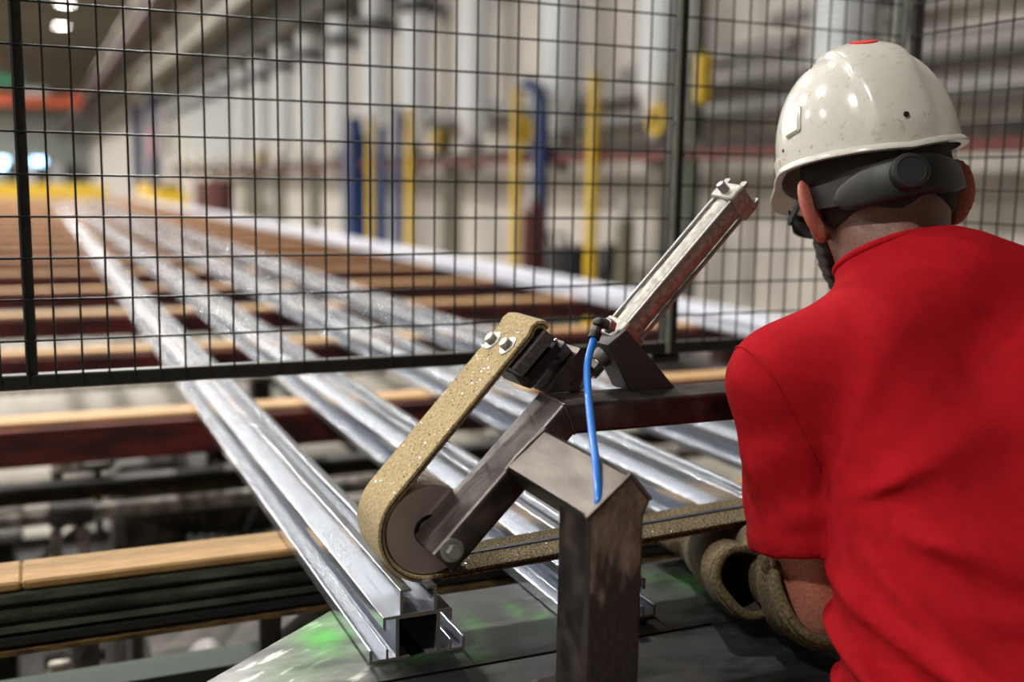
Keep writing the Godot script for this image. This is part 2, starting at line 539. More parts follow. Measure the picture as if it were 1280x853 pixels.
const ROOF := 7.6
func high_bay(x: float, z: float, n: int) -> void:
	var t := thing("high_bay_lamp", "round high bay lamp hanging under the hall roof", "lamp", Vector3(x, ROOF - 0.75, z), "high bay lamps under the roof")
	if x > 0.0 and z < -40.0:
		t.set_meta("label", "nearer, brighter of the two round lamps glowing under the dark roof" if z > -46.0 else "farther of the two round lamps glowing under the dark roof")
	if n == 0:
		part("housing", MB.new().lathe([Vector2(0.02, 0.32), Vector2(0.10, 0.32), Vector2(0.12, 0.14), Vector2(0.30, 0.0), Vector2(0.30, -0.03), Vector2(0.285, -0.03), Vector2(0.27, 0.0), Vector2(0.0, 0.02)], 20).mesh(30), t).set_surface_override_material(0, M.lamp_housing)
		part("diffuser", MB.new().lathe([Vector2(0.0, -0.012), Vector2(0.28, -0.012), Vector2(0.28, 0.0), Vector2(0.0, 0.0)], 20).mesh(30), t).set_surface_override_material(0, M.lamp_glow)
		part("hanger", rod(Vector3(0, 0.3, 0), Vector3(0, 0.75, 0), 0.012, 6).mesh(), t).set_surface_override_material(0, M.lamp_housing)
		lamp0 = t
	else:
		for c in lamp0.get_children():
			if c is MeshInstance3D:
				var d := c.duplicate()
				t.add_child(d, true)
	var l := AreaLight3D.new()
	l.name = "lamp_light"
	l.area_size = Vector2(0.5, 0.5)
	l.light_energy = LAMP
	l.light_color = Color(1.0, 0.985, 0.96)
	l.area_range = 90.0
	l.shadow_enabled = true
	l.position = Vector3(0, -0.03, 0)
	l.rotation.x = -PI / 2
	t.add_child(l, true)
var lamp0: Node3D
const LAMP := 60.0

func hall() -> void:
	var zf := -130.0
	var zn := 12.0
	var mid := (zf + zn) / 2
	var len := zn - zf
	struct("floor", MB.new().box(Vector3(-4.2, FLOOR - 0.15, mid), Vector3(20.6, 0.3, len + 0.6)), M.concrete)
	struct("ceiling", MB.new().box(Vector3(-4.2, ROOF + 0.15, mid), Vector3(20.6, 0.3, len + 0.6)), M.roof_deck)
	struct("wall_right", MB.new().box(Vector3(5.85, (ROOF + FLOOR) / 2, mid), Vector3(0.3, ROOF - FLOOR, len)), M.wall_paint)
	struct("wall_left", MB.new().box(Vector3(-14.15, (ROOF + FLOOR) / 2, mid), Vector3(0.3, ROOF - FLOOR, len)), M.wall_paint)
	struct("wall_far", MB.new().box(Vector3(-4.2, (ROOF + FLOOR) / 2, zf - 0.15), Vector3(20.6, ROOF - FLOOR, 0.3)), M.wall_far_paint)
	struct("wall_near", MB.new().box(Vector3(-4.2, (ROOF + FLOOR) / 2, zn + 0.15), Vector3(20.6, ROOF - FLOOR, 0.3)), M.wall_paint)
	var n := 0
	for i in 21:
		for x in [1.35, -4.2, -9.6]:
			var z := 6.5 - 6.3 * i
			if z > -3.0 and (x > 0.0 or x < -5.0 or z > 3.0) or x > 0.0 and z < -50.5: continue
			high_bay(x, z, n)
			n += 1

func background() -> void:
	# roof girders across the hall
	var girder: Node3D
	for i in 20:
		if i == 0:
			girder = thing("roof_girder", "dark steel roof girder crossing under the hall ceiling", "girder", Vector3(-4.2, ROOF - 0.5, 3.3), "roof girders")
			part("top_flange", MB.new().box(Vector3(0, 0.36, 0), Vector3(19.6, 0.06, 0.24)).mesh(), girder).set_surface_override_material(0, M.truss_paint)
			part("web", MB.new().box(Vector3(0, 0, 0), Vector3(19.6, 0.7, 0.05)).mesh(), girder).set_surface_override_material(0, M.truss_paint)
			part("bottom_flange", MB.new().box(Vector3(0, -0.36, 0), Vector3(19.6, 0.06, 0.24)).mesh(), girder).set_surface_override_material(0, M.truss_paint)
		else:
			copy(girder).position.z = 3.3 - 6.3 * i
	# crane rail and runway beams along the hall
	var t := thing("crane_beam", "long maroon crane beam running along the hall below the roof", "beam")
	put("bottom_flange", MB.new().box(Vector3(2.85, 4.62, -62), Vector3(0.42, 0.10, 130)), M.crane_maroon, t)
	put("web", MB.new().box(Vector3(2.9, 4.95, -62), Vector3(0.12, 0.60, 130)), M.crane_maroon, t)
	put("top_flange", MB.new().box(Vector3(2.9, 5.28, -62), Vector3(0.42, 0.08, 130)), M.truss_paint, t)
	t = thing("runway_beam", "broad beige runway beam running along the upper wall above the silver ducts", "beam")
	put("web", MB.new().box(Vector3(4.45, 4.62, -62), Vector3(0.2, 0.65, 130)), M.runway_beige, t)
	put("bottom_flange", MB.new().box(Vector3(4.45, 4.27, -62), Vector3(0.5, 0.07, 130)), M.runway_beige, t)
	put("top_flange", MB.new().box(Vector3(4.45, 4.98, -62), Vector3(0.5, 0.07, 130)), M.truss_paint, t)
	t = thing("exhaust_main", "big olive grey exhaust trunk along the wall above the row of ducts", "duct")
	put("trunk", MB.new().box(Vector3(5.25, 3.95, -29.75), Vector3(0.84, 0.85, 34.5), 0.03), M.trunk_olive, t)
	for i in 9: put("joint_flange", MB.new().box(Vector3(5.24, 3.98, -13.7 - i * 4.1), Vector3(0.90, 0.90, 0.07)), M.olive, t)
	# silver ducts coming down the wall
	var duct0: Node3D
	var zs := [-6.15, -8.56, -10.6, -13.12, -15.47, -17.5, -19.8, -22.3, -24.8, -27.4, -30.0, -32.5, -35.1, -37.9, -40.8, -43.6, -46.4]
	for i in zs.size():
		var lab := "silver corrugated exhaust duct on the wall,"
		var where: String = ["seen left above the white helmet", "just left of the green fence post", "third from the helmet", "fourth from the helmet", "fifth from the helmet", "sixth from the helmet", "seventh from the helmet", "eighth from the helmet", "ninth from the helmet", "tenth from the helmet", "eleventh from the helmet", "twelfth from the helmet", "thirteenth from the helmet", "fourteenth from the helmet", "third before the far end of the row", "second before the far end of the row", "last at the far end of the row"][i]
		if i == 0:
			duct0 = thing("exhaust_duct", lab + " " + where, "duct", Vector3(5.25, 1.40, zs[i]), "silver exhaust ducts on the wall")
			var prof := [Vector2(0.11, -0.32), Vector2(0.13, -0.32), Vector2(0.235, 0.0)]
			for k in 42:
				var y := 0.02 + k * 0.05
				prof.append_array([Vector2(0.222, y), Vector2(0.24, y + 0.025)])
			prof.append(Vector2(0.22, 2.12))
			part("hose", MB.new().lathe(prof, 22).mesh(70), duct0).set_surface_override_material(0, M.duct_silver)
			part("outlet_pipe", MB.new().lathe([Vector2(0.11, -0.30), Vector2(0.11, -0.75), Vector2(0.10, -0.75)], 16).mesh(30), duct0).set_surface_override_material(0, M.pipe_grey)
			part("damper_ring", MB.new().lathe([Vector2(0.24, 1.58), Vector2(0.34, 1.58), Vector2(0.34, 1.72), Vector2(0.24, 1.72)], 22).mesh(30), duct0).set_surface_override_material(0, M.duct_ring)
			part("bracket", MB.new().box(Vector3(0.2, 1.62, 0), Vector3(0.3, 0.06, 0.7)).mesh(), duct0).set_surface_override_material(0, M.duct_ring)
		else:
			var c := copy(duct0, lab + " " + where)
			c.position.z = zs[i]
	# red oxide shelf beam with dusty top on olive posts
	t = thing("wall_beam", "long dusty beam with red oxide edge running along the wall at head height", "beam")
	put("dusty_top", MB.new().box(Vector3(5.12, 0.855, -19.5), Vector3(0.32, 0.09, 37)), M.shelf_dust, t)
	put("red_edge", MB.new().box(Vector3(5.10, 0.775, -19.5), Vector3(0.30, 0.07, 37)), M.red_oxide, t)
	var post0: Node3D
	var k := 0
	for z in [-5.2, -8.05, -13.53, -17.0, -21.2, -24.5, -27.1, -28.6, -34.0]:
		var lab: String = ["nearest, behind the worker", "beside the green upright", "in the middle of the wall", "between the blue columns", "just past the blue columns", "second past the blue columns", "third past the blue columns", "beside the red brown drum rack", "farthest along the wall"][k]
		if k == 0:
			post0 = thing("support_post", "olive grey steel post under the wall beam, " + lab, "post", Vector3(5.1, FLOOR, z), "posts under the wall beam")
			part("shaft", MB.new().prism(PackedVector2Array([Vector2(-0.10, -0.12), Vector2(0.10, -0.12), Vector2(0.10, -0.10), Vector2(0.012, -0.10), Vector2(0.012, 0.10), Vector2(0.10, 0.10), Vector2(0.10, 0.12), Vector2(-0.10, 0.12), Vector2(-0.10, 0.10), Vector2(-0.012, 0.10), Vector2(-0.012, -0.10), Vector2(-0.10, -0.10)]), 0.02, 1.74, Transform3D(Basis(Vector3.RIGHT, -PI / 2), Vector3.ZERO)).mesh(), post0).set_surface_override_material(0, M.column_grey)
			part("foot_plate", MB.new().box(Vector3(0, 0.01, 0), Vector3(0.3, 0.02, 0.3)).mesh(), post0).set_surface_override_material(0, M.column_grey)
		else:
			copy(post0, "olive grey steel post under the wall beam, " + lab).position.z = z
		k += 1
	# yellow uprights
	k = 0
	var y0: Node3D
	for a in [[-9.19, "the wide tall one in front of the dark cart"], [-10.99, "beside the blue pipe and the dark red bottle"], [-14.71, "beside the farther narrow blue column"], [-16.68, "between two blue columns"]]:
		if k == 0:
			y0 = thing("yellow_upright", "yellow upright before the wall, " + a[1], "post", Vector3(4.9, FLOOR, a[0]), "yellow uprights along the wall")
			part("tube", MB.new().prism(rrect(0.085, 0.085, 0.012), 0.0, 2.56, Transform3D(Basis(Vector3.RIGHT, -PI / 2), Vector3.ZERO)).mesh(), y0).set_surface_override_material(0, M.yellow)
			part("foot_plate", MB.new().box(Vector3(0, 0.01, 0), Vector3(0.22, 0.02, 0.22)).mesh(), y0).set_surface_override_material(0, M.yellow_dark)
		else:
			copy(y0, "yellow upright before the wall, " + a[1]).position = Vector3(4.9, FLOOR, a[0])
		k += 1
	t = thing("green_upright", "dark green upright with a short yellow sleeve just right of the fence post", "post", Vector3(5.0, FLOOR, -7.55))
	put("shaft", MB.new().box(Vector3(5.0, FLOOR + 1.9, -7.62), Vector3(0.1, 3.8, 0.09), 0.01), M.green_black, t)
	put("sleeve", MB.new().box(Vector3(4.96, 1.375, -7.46), Vector3(0.12, 0.4, 0.1), 0.02), M.yellow, t)
	put("foot_plate", MB.new().box(Vector3(5.0, FLOOR + 0.01, -7.6), Vector3(0.22, 0.02, 0.3)), M.green_black, t)
	# yellow hand wheel boxes on the beam
	k = 0
	for a in [[-10.95, "beside the blue pipe"], [-8.2, "left of the green fence post"], [-13.9, "between two ducts"], [-18.1, "above the wide blue column"], [-26.5, "above the far olive posts"]]:
		var b := thing("valve_box", "dirty yellow square valve box on the wall beam " + a[1], "valve box", Vector3(5.1, 0.9, a[0]), "yellow valve boxes on the beam")
		put("case", MB.new().box(Vector3(5.1, 1.09, a[0]), Vector3(0.20, 0.28, 0.28), 0.02), M.yellow_dark, b)
		put("rim", MB.new().lathe([Vector2(0.09, 0), Vector2(0.14, 0), Vector2(0.14, 0.03), Vector2(0.09, 0.03), Vector2(0.09, 0)], 16, Transform3D(Basis(Vector3.BACK, PI / 2), Vector3(5.0, 1.09, a[0]))), M.yellow, b)
		put("foot", MB.new().box(Vector3(5.1, 0.925, a[0]), Vector3(0.12, 0.06, 0.12)), M.duct_ring, b)
		k += 1
	# blue columns and pipe
	k = 0
	for a in [[-17.75, 0.42, 2.5, "the widest of them"], [-15.43, 0.15, 2.55, "narrow and nearest to the ducts"], [-16.2, 0.2, 2.3, "between the wide one and the narrow one"]]:
		var b := thing("blue_column", "dark blue steel column before the wall, " + a[3], "column", Vector3(4.95, FLOOR, a[0]))
		put("shaft", MB.new().box(Vector3(4.95, FLOOR + a[2] / 2 - 0.1, a[0]), Vector3(a[1] * 0.7, a[2] - 0.2, a[1]), 0.02), M.blue, b)
		put("head", MB.new().prism(PackedVector2Array([Vector2(-a[1] / 2, 0), Vector2(a[1] / 2, 0), Vector2(a[1] * 0.12, 0.28), Vector2(-a[1] * 0.12, 0.28)]), -a[1] * 0.3, a[1] * 0.3, Transform3D(Basis(Vector3.UP, PI / 2), Vector3(4.95, FLOOR + a[2] - 0.2, a[0]))), M.blue, b)
		put("foot_plate", MB.new().box(Vector3(4.95, FLOOR + 0.01, a[0]), Vector3(0.45, 0.02, a[1] + 0.15)), M.blue, b)
	t = thing("blue_pipe", "thick blue pipe with a bent top rising beside the yellow upright", "pipe", Vector3(4.86, FLOOR, -10.27))
	put("pipe", MB.new().tube([Vector3(4.86, FLOOR + 0.03, -10.27), Vector3(4.86, 1.2, -10.27), Vector3(4.86, 1.36, -10.30), Vector3(4.86, 1.48, -10.39), Vector3(4.86, 1.54, -10.53), Vector3(4.86, 1.56, -10.65)], 0.085, 14), M.blue, t)
	put("flange", MB.new().lathe([Vector2(0.0, 0), Vector2(0.14, 0), Vector2(0.14, 0.04), Vector2(0.085, 0.04)], 16, Transform3D(Basis(), Vector3(4.86, FLOOR, -10.27))), M.blue, t)
	t = thing("gas_bottle", "dark red gas bottle standing against the blue pipe", "gas bottle", Vector3(4.66, FLOOR, -10.02))
	put("body", MB.new().lathe([Vector2(0, 0), Vector2(0.10, 0), Vector2(0.115, 0.03), Vector2(0.115, 1.2), Vector2(0.10, 1.29), Vector2(0.05, 1.35), Vector2(0.035, 1.36)], 18, Transform3D(Basis(), Vector3(4.66, FLOOR, -10.02))), M.bottle_red, t)
	put("valve_cap", MB.new().lathe([Vector2(0.04, 0), Vector2(0.05, 0.0), Vector2(0.05, 0.09), Vector2(0.03, 0.12), Vector2(0, 0.12)], 12, Transform3D(Basis(), Vector3(4.66, FLOOR + 1.35, -10.02))), M.pipe_grey, t)
	t = thing("welding_cart", "dark blue and black wheeled cart before the wall between the yellow uprights", "cart", Vector3(5.2, FLOOR, -9.9))
	put("cabinet", MB.new().box(Vector3(5.22, FLOOR + 0.52, -10.15), Vector3(0.4, 0.72, 0.55), 0.03), M.navy, t)
	put("hose_coil", MB.new().tube(ring_path(Vector3(5.27, FLOOR + 0.62, -9.45), 0.26, Vector3(0.7, 0, 0.7)), 0.07, 10), M.cable_black, t)
	for s in [-1, 1]: put("wheel", MB.new().lathe([Vector2(0, -0.03), Vector2(0.15, -0.03), Vector2(0.15, 0.03), Vector2(0, 0.03)], 16, Transform3D(Basis(Vector3.RIGHT, PI / 2), Vector3(5.22, FLOOR + 0.15, -10.15 + 0.31 * s))), M.cable_black, t)
	put("push_bar", MB.new().tube([Vector3(5.05, FLOOR + 0.86, -10.35), Vector3(5.0, FLOOR + 1.0, -10.35), Vector3(5.0, FLOOR + 1.0, -9.95), Vector3(5.05, FLOOR + 0.86, -9.95)], 0.02, 8), M.cable_black, t)
	t = thing("nozzle_stand", "brown grey stand with a slim nozzle before the wall right of the yellow upright", "stand", Vector3(4.9, FLOOR, -8.65))
	put("column", MB.new().box(Vector3(4.95, FLOOR + 0.6, -8.62), Vector3(0.12, 1.2, 0.15), 0.02), M.olive, t)
	put("nozzle", MB.new().lathe([Vector2(0.05, 0), Vector2(0.065, 0.02), Vector2(0.05, 0.16), Vector2(0.025, 0.20), Vector2(0.02, 0.28), Vector2(0, 0.28)], 14, Transform3D(Basis(), Vector3(4.95, FLOOR + 1.18, -8.62))), M.pipe_grey, t)
	put("foot_plate", MB.new().box(Vector3(4.95, FLOOR + 0.015, -8.62), Vector3(0.4, 0.03, 0.4)), M.olive, t)
	# wall pipes behind the worker
	var hs := [[1.62, 0.075, "topmost, ending before the fence post"], [1.83, 0.06, "highest above the hat"], [1.42, 0.10, "second from below, thick"], [1.16, 0.09, "lowest and thick"]]
	for i in 4:
		var z1 := -6.9 if i == 0 else -4.0
		var z0: float = -9.6 if i == 0 else [0.0, -7.2, -16.0, -12.0][i]
		if i > 0: z1 = -1.0
		var b := thing("wall_pipe", "grey pipe running along the wall behind the fence, " + hs[i][2], "pipe", Vector3(5.4, hs[i][0], (z0 + z1) / 2))
		var r: float = hs[i][1]
		put("pipe", MB.new().lathe([Vector2(0, 0), Vector2(r * 0.6, 0), Vector2(r, r * 0.4), Vector2(r, z1 - z0 - r * 0.4), Vector2(r * 0.6, z1 - z0), Vector2(0, z1 - z0)], 16, yalong(Vector3(5.42, hs[i][0], z0), Vector3(5.42, hs[i][0], z1))), M.pipe_grey, b)
		for j in 3: put("clamp", MB.new().box(Vector3(5.57, hs[i][0], lerpf(z0, z1, (j + 0.5) / 3)), Vector3(0.3, 0.05, 0.04)), M.duct_ring, b)
	# far end of the hall
	t = thing("yellow_machine", "yellow stacking machine at the far end beside the roller table", "machine", Vector3(4.2, FLOOR, -40))
	put("body", MB.new().box(Vector3(4.2, -0.45, -41), Vector3(1.3, 1.1, 5), 0.05), M.yellow, t)
	put("head", MB.new().box(Vector3(4.3, 0.22, -39.5), Vector3(0.7, 0.35, 1.6), 0.05), M.yellow_dark, t)
	put("arm", MB.new().box(Vector3(3.8, 0.2, -43), Vector3(0.25, 0.3, 2.2), 0.03), M.yellow, t)
	for i in 3: put("panel", MB.new().box(Vector3(3.52, -0.4, -42.6 + i * 1.6), Vector3(0.08, 0.7, 1.1), 0.02), M.yellow_dark, t)
	t = thing("drum_rack", "red brown rack of drums under the wall beam beside the far yellow machine", "rack", Vector3(4.5, FLOOR, -30.4))
	for i in 3: put("drum", MB.new().lathe([Vector2(0, 0), Vector2(0.38, 0), Vector2(0.4, 0.03), Vector2(0.38, 0.45), Vector2(0.4, 0.48), Vector2(0.38, 0.51), Vector2(0.39, 1.3), Vector2(0.36, 1.33), Vector2(0, 1.33)], 18, Transform3D(Basis(), Vector3(4.5, FLOOR + 0.2, -31.4 + i * 0.95))), M.drum_brown, t)
	put("pallet", MB.new().box(Vector3(4.5, FLOOR + 0.1, -30.45), Vector3(1.0, 0.2, 3.0)), M.olive, t)
	t = thing("barrier_rail", "low yellow barrier across the hall at the far end of the roller table", "barrier", Vector3(-2, FLOOR, -31))
	put("top_board", MB.new().box(Vector3(-1.9, 0.16, -31), Vector3(7.4, 0.34, 0.10), 0.02), M.yellow, t)
	put("lower_board", MB.new().box(Vector3(-1.9, -0.35, -31), Vector3(7.4, 0.3, 0.10), 0.02), M.yellow, t)
	for i in 6: put("post", MB.new().box(Vector3(-5.6 + i * 1.36, -0.34, -31.1), Vector3(0.12, 1.32, 0.12)), M.yellow_dark, t)
	t = thing("control_cabinet", "pale grey control cabinets in a row against the far wall", "cabinet", Vector3(0.9, FLOOR, -128))
	for i in 5: put("cabinet_door", MB.new().box(Vector3(-2.0 + i * 1.45, FLOOR + 1.5, -128.0), Vector3(1.4, 3.0, 0.8), 0.03), M.white_panel if i % 2 else M.machine_grey, t)
	k = 0
	for a in [[-3.1, "left"], [0.6, "right"]]:
		t = struct("window_%d" % (k + 1), MB.new().box(Vector3(a[0], 1.95, -129.96), Vector3(1.3, 1.3, 0.12), 0.02), M.window_glow)
		var fr := MB.new()
		fr.box(Vector3(a[0], 2.65, -129.9), Vector3(1.6, 0.12, 0.2)); fr.box(Vector3(a[0], 1.25, -129.9), Vector3(1.6, 0.12, 0.2))
		fr.box(Vector3(a[0] - 0.72, 1.95, -129.9), Vector3(0.12, 1.28, 0.2)); fr.box(Vector3(a[0] + 0.72, 1.95, -129.9), Vector3(0.12, 1.28, 0.2))
		put("window_frame", fr, M.white_panel, t)
		k += 1
	t = thing("overhead_crane", "orange overhead crane bridge spanning the far end of the hall", "crane", Vector3(-4, 5.2, -62))
	put("bridge", MB.new().box(Vector3(-5.2, 4.45, -62), Vector3(15.5, 0.5, 0.5), 0.03), M.orange, t)
	put("trolley", MB.new().box(Vector3(0.2, 4.9, -62), Vector3(1.4, 0.4, 0.9), 0.05), M.white_panel, t)
	put("end_truck", MB.new().box(Vector3(2.3, 4.82, -62), Vector3(0.45, 0.25, 2.4), 0.03), M.orange, t)
	tag(put("exit_sign", MB.new().box(Vector3(-1.0, 5.3, -60.5), Vector3(1.6, 0.6, 0.12), 0.03), M.sign_green), "blurred green sign hanging before the orange crane bridge", "sign")
	for a in [[3.0, -50.0, "beside the red and blue banner"], [3.0, -58.0, "farther from the banner"]]:
		t = thing("hall_column", "tall dark blue column in the far hall, " + a[2], "column", Vector3(4.9, FLOOR, a[1]))
		put("shaft", MB.new().box(Vector3(4.9, FLOOR + 2.6, a[1]), Vector3(0.5, 5.2, 0.5), 0.03), M.blue, t)
		put("collar", MB.new().box(Vector3(4.9, FLOOR + 5.1, a[1]), Vector3(0.7, 0.15, 0.7)), M.olive, t)
	t = thing("wall_banner", "hanging blue banner with a red panel at the far end of the ducts", "banner", Vector3(4.5, 2.6, -46))
	put("blue_panel", MB.new().box(Vector3(4.5, 2.35, -45.2), Vector3(0.06, 1.6, 1.6), 0.01), M.blue, t)
	put("red_panel", MB.new().box(Vector3(4.46, 2.0, -46.5), Vector3(0.06, 1.2, 1.0), 0.01), M.sign_red, t)
	put("hanging_bar", MB.new().box(Vector3(4.5, 3.17, -45.7), Vector3(0.08, 0.06, 2.8)), M.pipe_grey, t)

func ring_path(c: Vector3, r: float, axis: Vector3, n := 24) -> Array:
	var f := yalong(Vector3.ZERO, axis)
	var out := []
	for i in n + 1: out.append(c + f.basis * Vector3(cos(TAU * i / n), 0, sin(TAU * i / n)) * r)
	return out

# ---------------------------------------------------------------- transfer table
const PITCH := 0.961
func table() -> void:
	# laths on maroon channels, one every 0.96 m; the first sits on a green black rail
	var lath: Node3D
	var order := ["first", "second", "third", "fourth", "fifth", "sixth", "seventh", "eighth", "ninth", "tenth", "eleventh", "twelfth", "thirteenth", "fourteenth", "fifteenth", "sixteenth", "seventeenth", "eighteenth", "nineteenth", "twentieth", "twenty-first", "twenty-second", "twenty-third", "twenty-fourth", "twenty-fifth", "twenty-sixth", "twenty-seventh", "twenty-eighth", "farthest"]
	for i in range(1, 30):
		var z := -1.461 - PITCH * i
		if i == 1:
			lath = thing("lath_beam", "x", "beam", Vector3(0.2, 0, z), "lath beams of the roller table")
			put("wood_lath", MB.new().box(Vector3(0.2, -0.005, z), Vector3(5.0, 0.010, 0.084), 0.003), M.wood_lath, lath)
			put("channel", MB.new().prism(PackedVector2Array([Vector2(-0.050, -0.090), Vector2(0.062, -0.090), Vector2(0.062, -0.022), Vector2(0.058, -0.0195), Vector2(0.041, -0.0195), Vector2(0.041, -0.010), Vector2(-0.050, -0.010)]), -2.5, 2.5, Transform3D(Basis(Vector3.UP, -PI / 2), Vector3(0.2, 0, z))), M.maroon, lath)
			put("channel_lip", MB.new().box(Vector3(0.2, -0.0155, z + 0.0525), Vector3(5.0, 0.008, 0.020), 0.002), M.maroon_light, lath)
			for x in [-2.0, 2.4]: put("bracket", MB.new().box(Vector3(x, -0.125, z), Vector3(0.08, 0.08, 0.10)), M.maroon, lath)
		else:
			copy(lath).position.z = z
		var o: Node3D = lath if i == 1 else get_child(get_child_count() - 1)
		if i == 1: o.set_meta("label", "maroon beam with a light wood lath, in full view just below the fence rail")
		elif i <= 12: o.set_meta("label", "maroon beam with a light wood lath, %s one counted away from the fence rail" % order[i - 1])
		else: o.set_meta("label", "far maroon lath beam where the laths run together, %s one counted from the fence rail" % order[i - 1])
		o.set_meta("group", "lath beams close behind the fence" if i <= 5 else ("lath beams in the middle distance" if i <= 12 else "far lath beams"))
	var t := thing("front_lath_beam", "wide wood lath on a stack of green black ribbed rails, nearest to the black plate", "beam", Vector3(0.2, 0, -1.461))
	var z := -1.461
	put("wood_lath", MB.new().box(Vector3(-1.168, -0.006, z), Vector3(2.264, 0.012, 0.084), 0.003), M.wood_worn, t)
	put("wood_lath", MB.new().box(Vector3(1.332, -0.006, z), Vector3(2.734, 0.012, 0.084), 0.003), M.wood_worn, t)
	var prof := PackedVector2Array([Vector2(-0.042, -0.10), Vector2(0.026, -0.10), Vector2(0.026, -0.068), Vector2(0.042, -0.066), Vector2(0.042, -0.058), Vector2(0.030, -0.056), Vector2(0.030, -0.044), Vector2(0.044, -0.042), Vector2(0.044, -0.034), Vector2(0.034, -0.032), Vector2(0.034, -0.027), Vector2(0.046, -0.025), Vector2(0.046, -0.016), Vector2(0.036, -0.0125), Vector2(-0.042, -0.0125)])
	put("ribbed_rail", MB.new().prism(prof, -2.5, 2.5, Transform3D(Basis(Vector3.UP, -PI / 2), Vector3(0.2, 0, z))), M.green_black, t)
	put("chain_belt", MB.new().box(Vector3(0.2, -0.078, z + 0.034), Vector3(5.0, 0.016, 0.014), 0.003), M.rubber_black, t)
	put("belt_edge", MB.new().box(Vector3(0.2, -0.092, z + 0.038), Vector3(5.0, 0.006, 0.014)), M.ochre, t)
	# frame of the table
	for a in [[-2.1, "left"], [0.95, "middle"], [2.55, "wall side"]]:
		t = thing("table_frame", "grey %s long beam with legs carrying the lath beams" % a[1], "frame", Vector3(a[0], FLOOR, -14))
		put("long_beam", MB.new().box(Vector3(a[0], -0.29, -15.0), Vector3(0.12, 0.14, 28.4), 0.01), M.machine_dark, t)
		for i in 9: put("leg", MB.new().box(Vector3(a[0], (FLOOR + (0.012 if i == 0 else 0.0) - 0.36) / 2, -1.9 - i * 3.2), Vector3(0.10, -FLOOR - (0.012 if i == 0 else 0.0) - 0.36, 0.10), 0.008), M.machine_dark, t)

func profile_outline(w: float) -> PackedVector2Array:
	var q := [0, 0, .42, 0, .42, .03, .305, .03, .305, .42, .70, .42, .70, .03, .585, .03, .585, 0, 1, 0, 1, .14, .97, .14, .97, .03, .86, .03, .86, .13, .835, .13, .835, .03, .735, .03, .735, .43, .83, .43, .83, .33, .86, .33, .86, .46, .70, .46, .70, .72, .585, .72, .585, .69, .67, .69, .67, .62, .64, .62, .64, .60, .67, .60, .67, .46, .345, .46, .345, .60, .375, .60, .375, .62, .345, .62, .345, .69, .43, .69, .43, .72, .315, .72, .315, .46, .14, .46, .14, .33, .17, .33, .17, .43, .27, .43, .27, .03, .195, .03, .195, .13, .17, .13, .17, .03, .03, .03, .03, .14, 0, .14]
	var out := PackedVector2Array()
	var n := q.size() / 2
	for i in n:
		var a := Vector2(q[(i + n - 1) % n * 2], q[(i + n - 1) % n * 2 + 1])
		var b := Vector2(q[i * 2], q[i * 2 + 1])
		var c := Vector2(q[(i + 1) % n * 2], q[(i + 1) % n * 2 + 1])
		var u := (a - b).normalized()
		var v := (c - b).normalized()
		if (b - a).cross(c - b) > 0.0:      # rounded outer corner
			var r := minf(0.013, 0.45 * minf((a - b).length(), (c - b).length()))
			var m := b + (u + v) * r
			for k in 4:
				var t := PI / 2 * k / 3.0
				out.push_back((m - v * r * cos(t) - u * r * sin(t)) * w)
		else: out.push_back(b * w)
	return out

func profiles() -> void:
	var labels := ["aluminium profile with the sawn open end in front, left of the felt belt roller", "aluminium profile passing under the felt belt and ending behind the steel post", "aluminium profile passing right of the steel post and ending beside the worker's sleeve", "aluminium profile seen just below the horizontal steel beam, second from the wall side", "aluminium profile far on the right, lying alone close to the wall"]
	var ends := [-1.03, -1.03, -1.13, -1.18, -2.2]
	var xs := [0.300, 0.541, 0.846, 1.137, 2.222]
	for i in 5:
		var t := thing("aluminium_profile", labels[i], "metal profile", Vector3(xs[i], 0, ends[i]), "")
		var far := -23.5 - 1.1 * i
		var poly := profile_outline(0.107)
		var x := Transform3D(Basis(), Vector3(xs[i], 0.0005, 0))
		put("extrusion", MB.new().prism(poly, far, ends[i] - 0.0006, x, 0.0, false), M.aluminium_painted_glare if i == 4 else M.aluminium, t, 35.0)
		put("sawn_end", MB.new().prism(poly, ends[i] - 0.0006, ends[i], x), M.sawn_aluminium, t, 20.0)

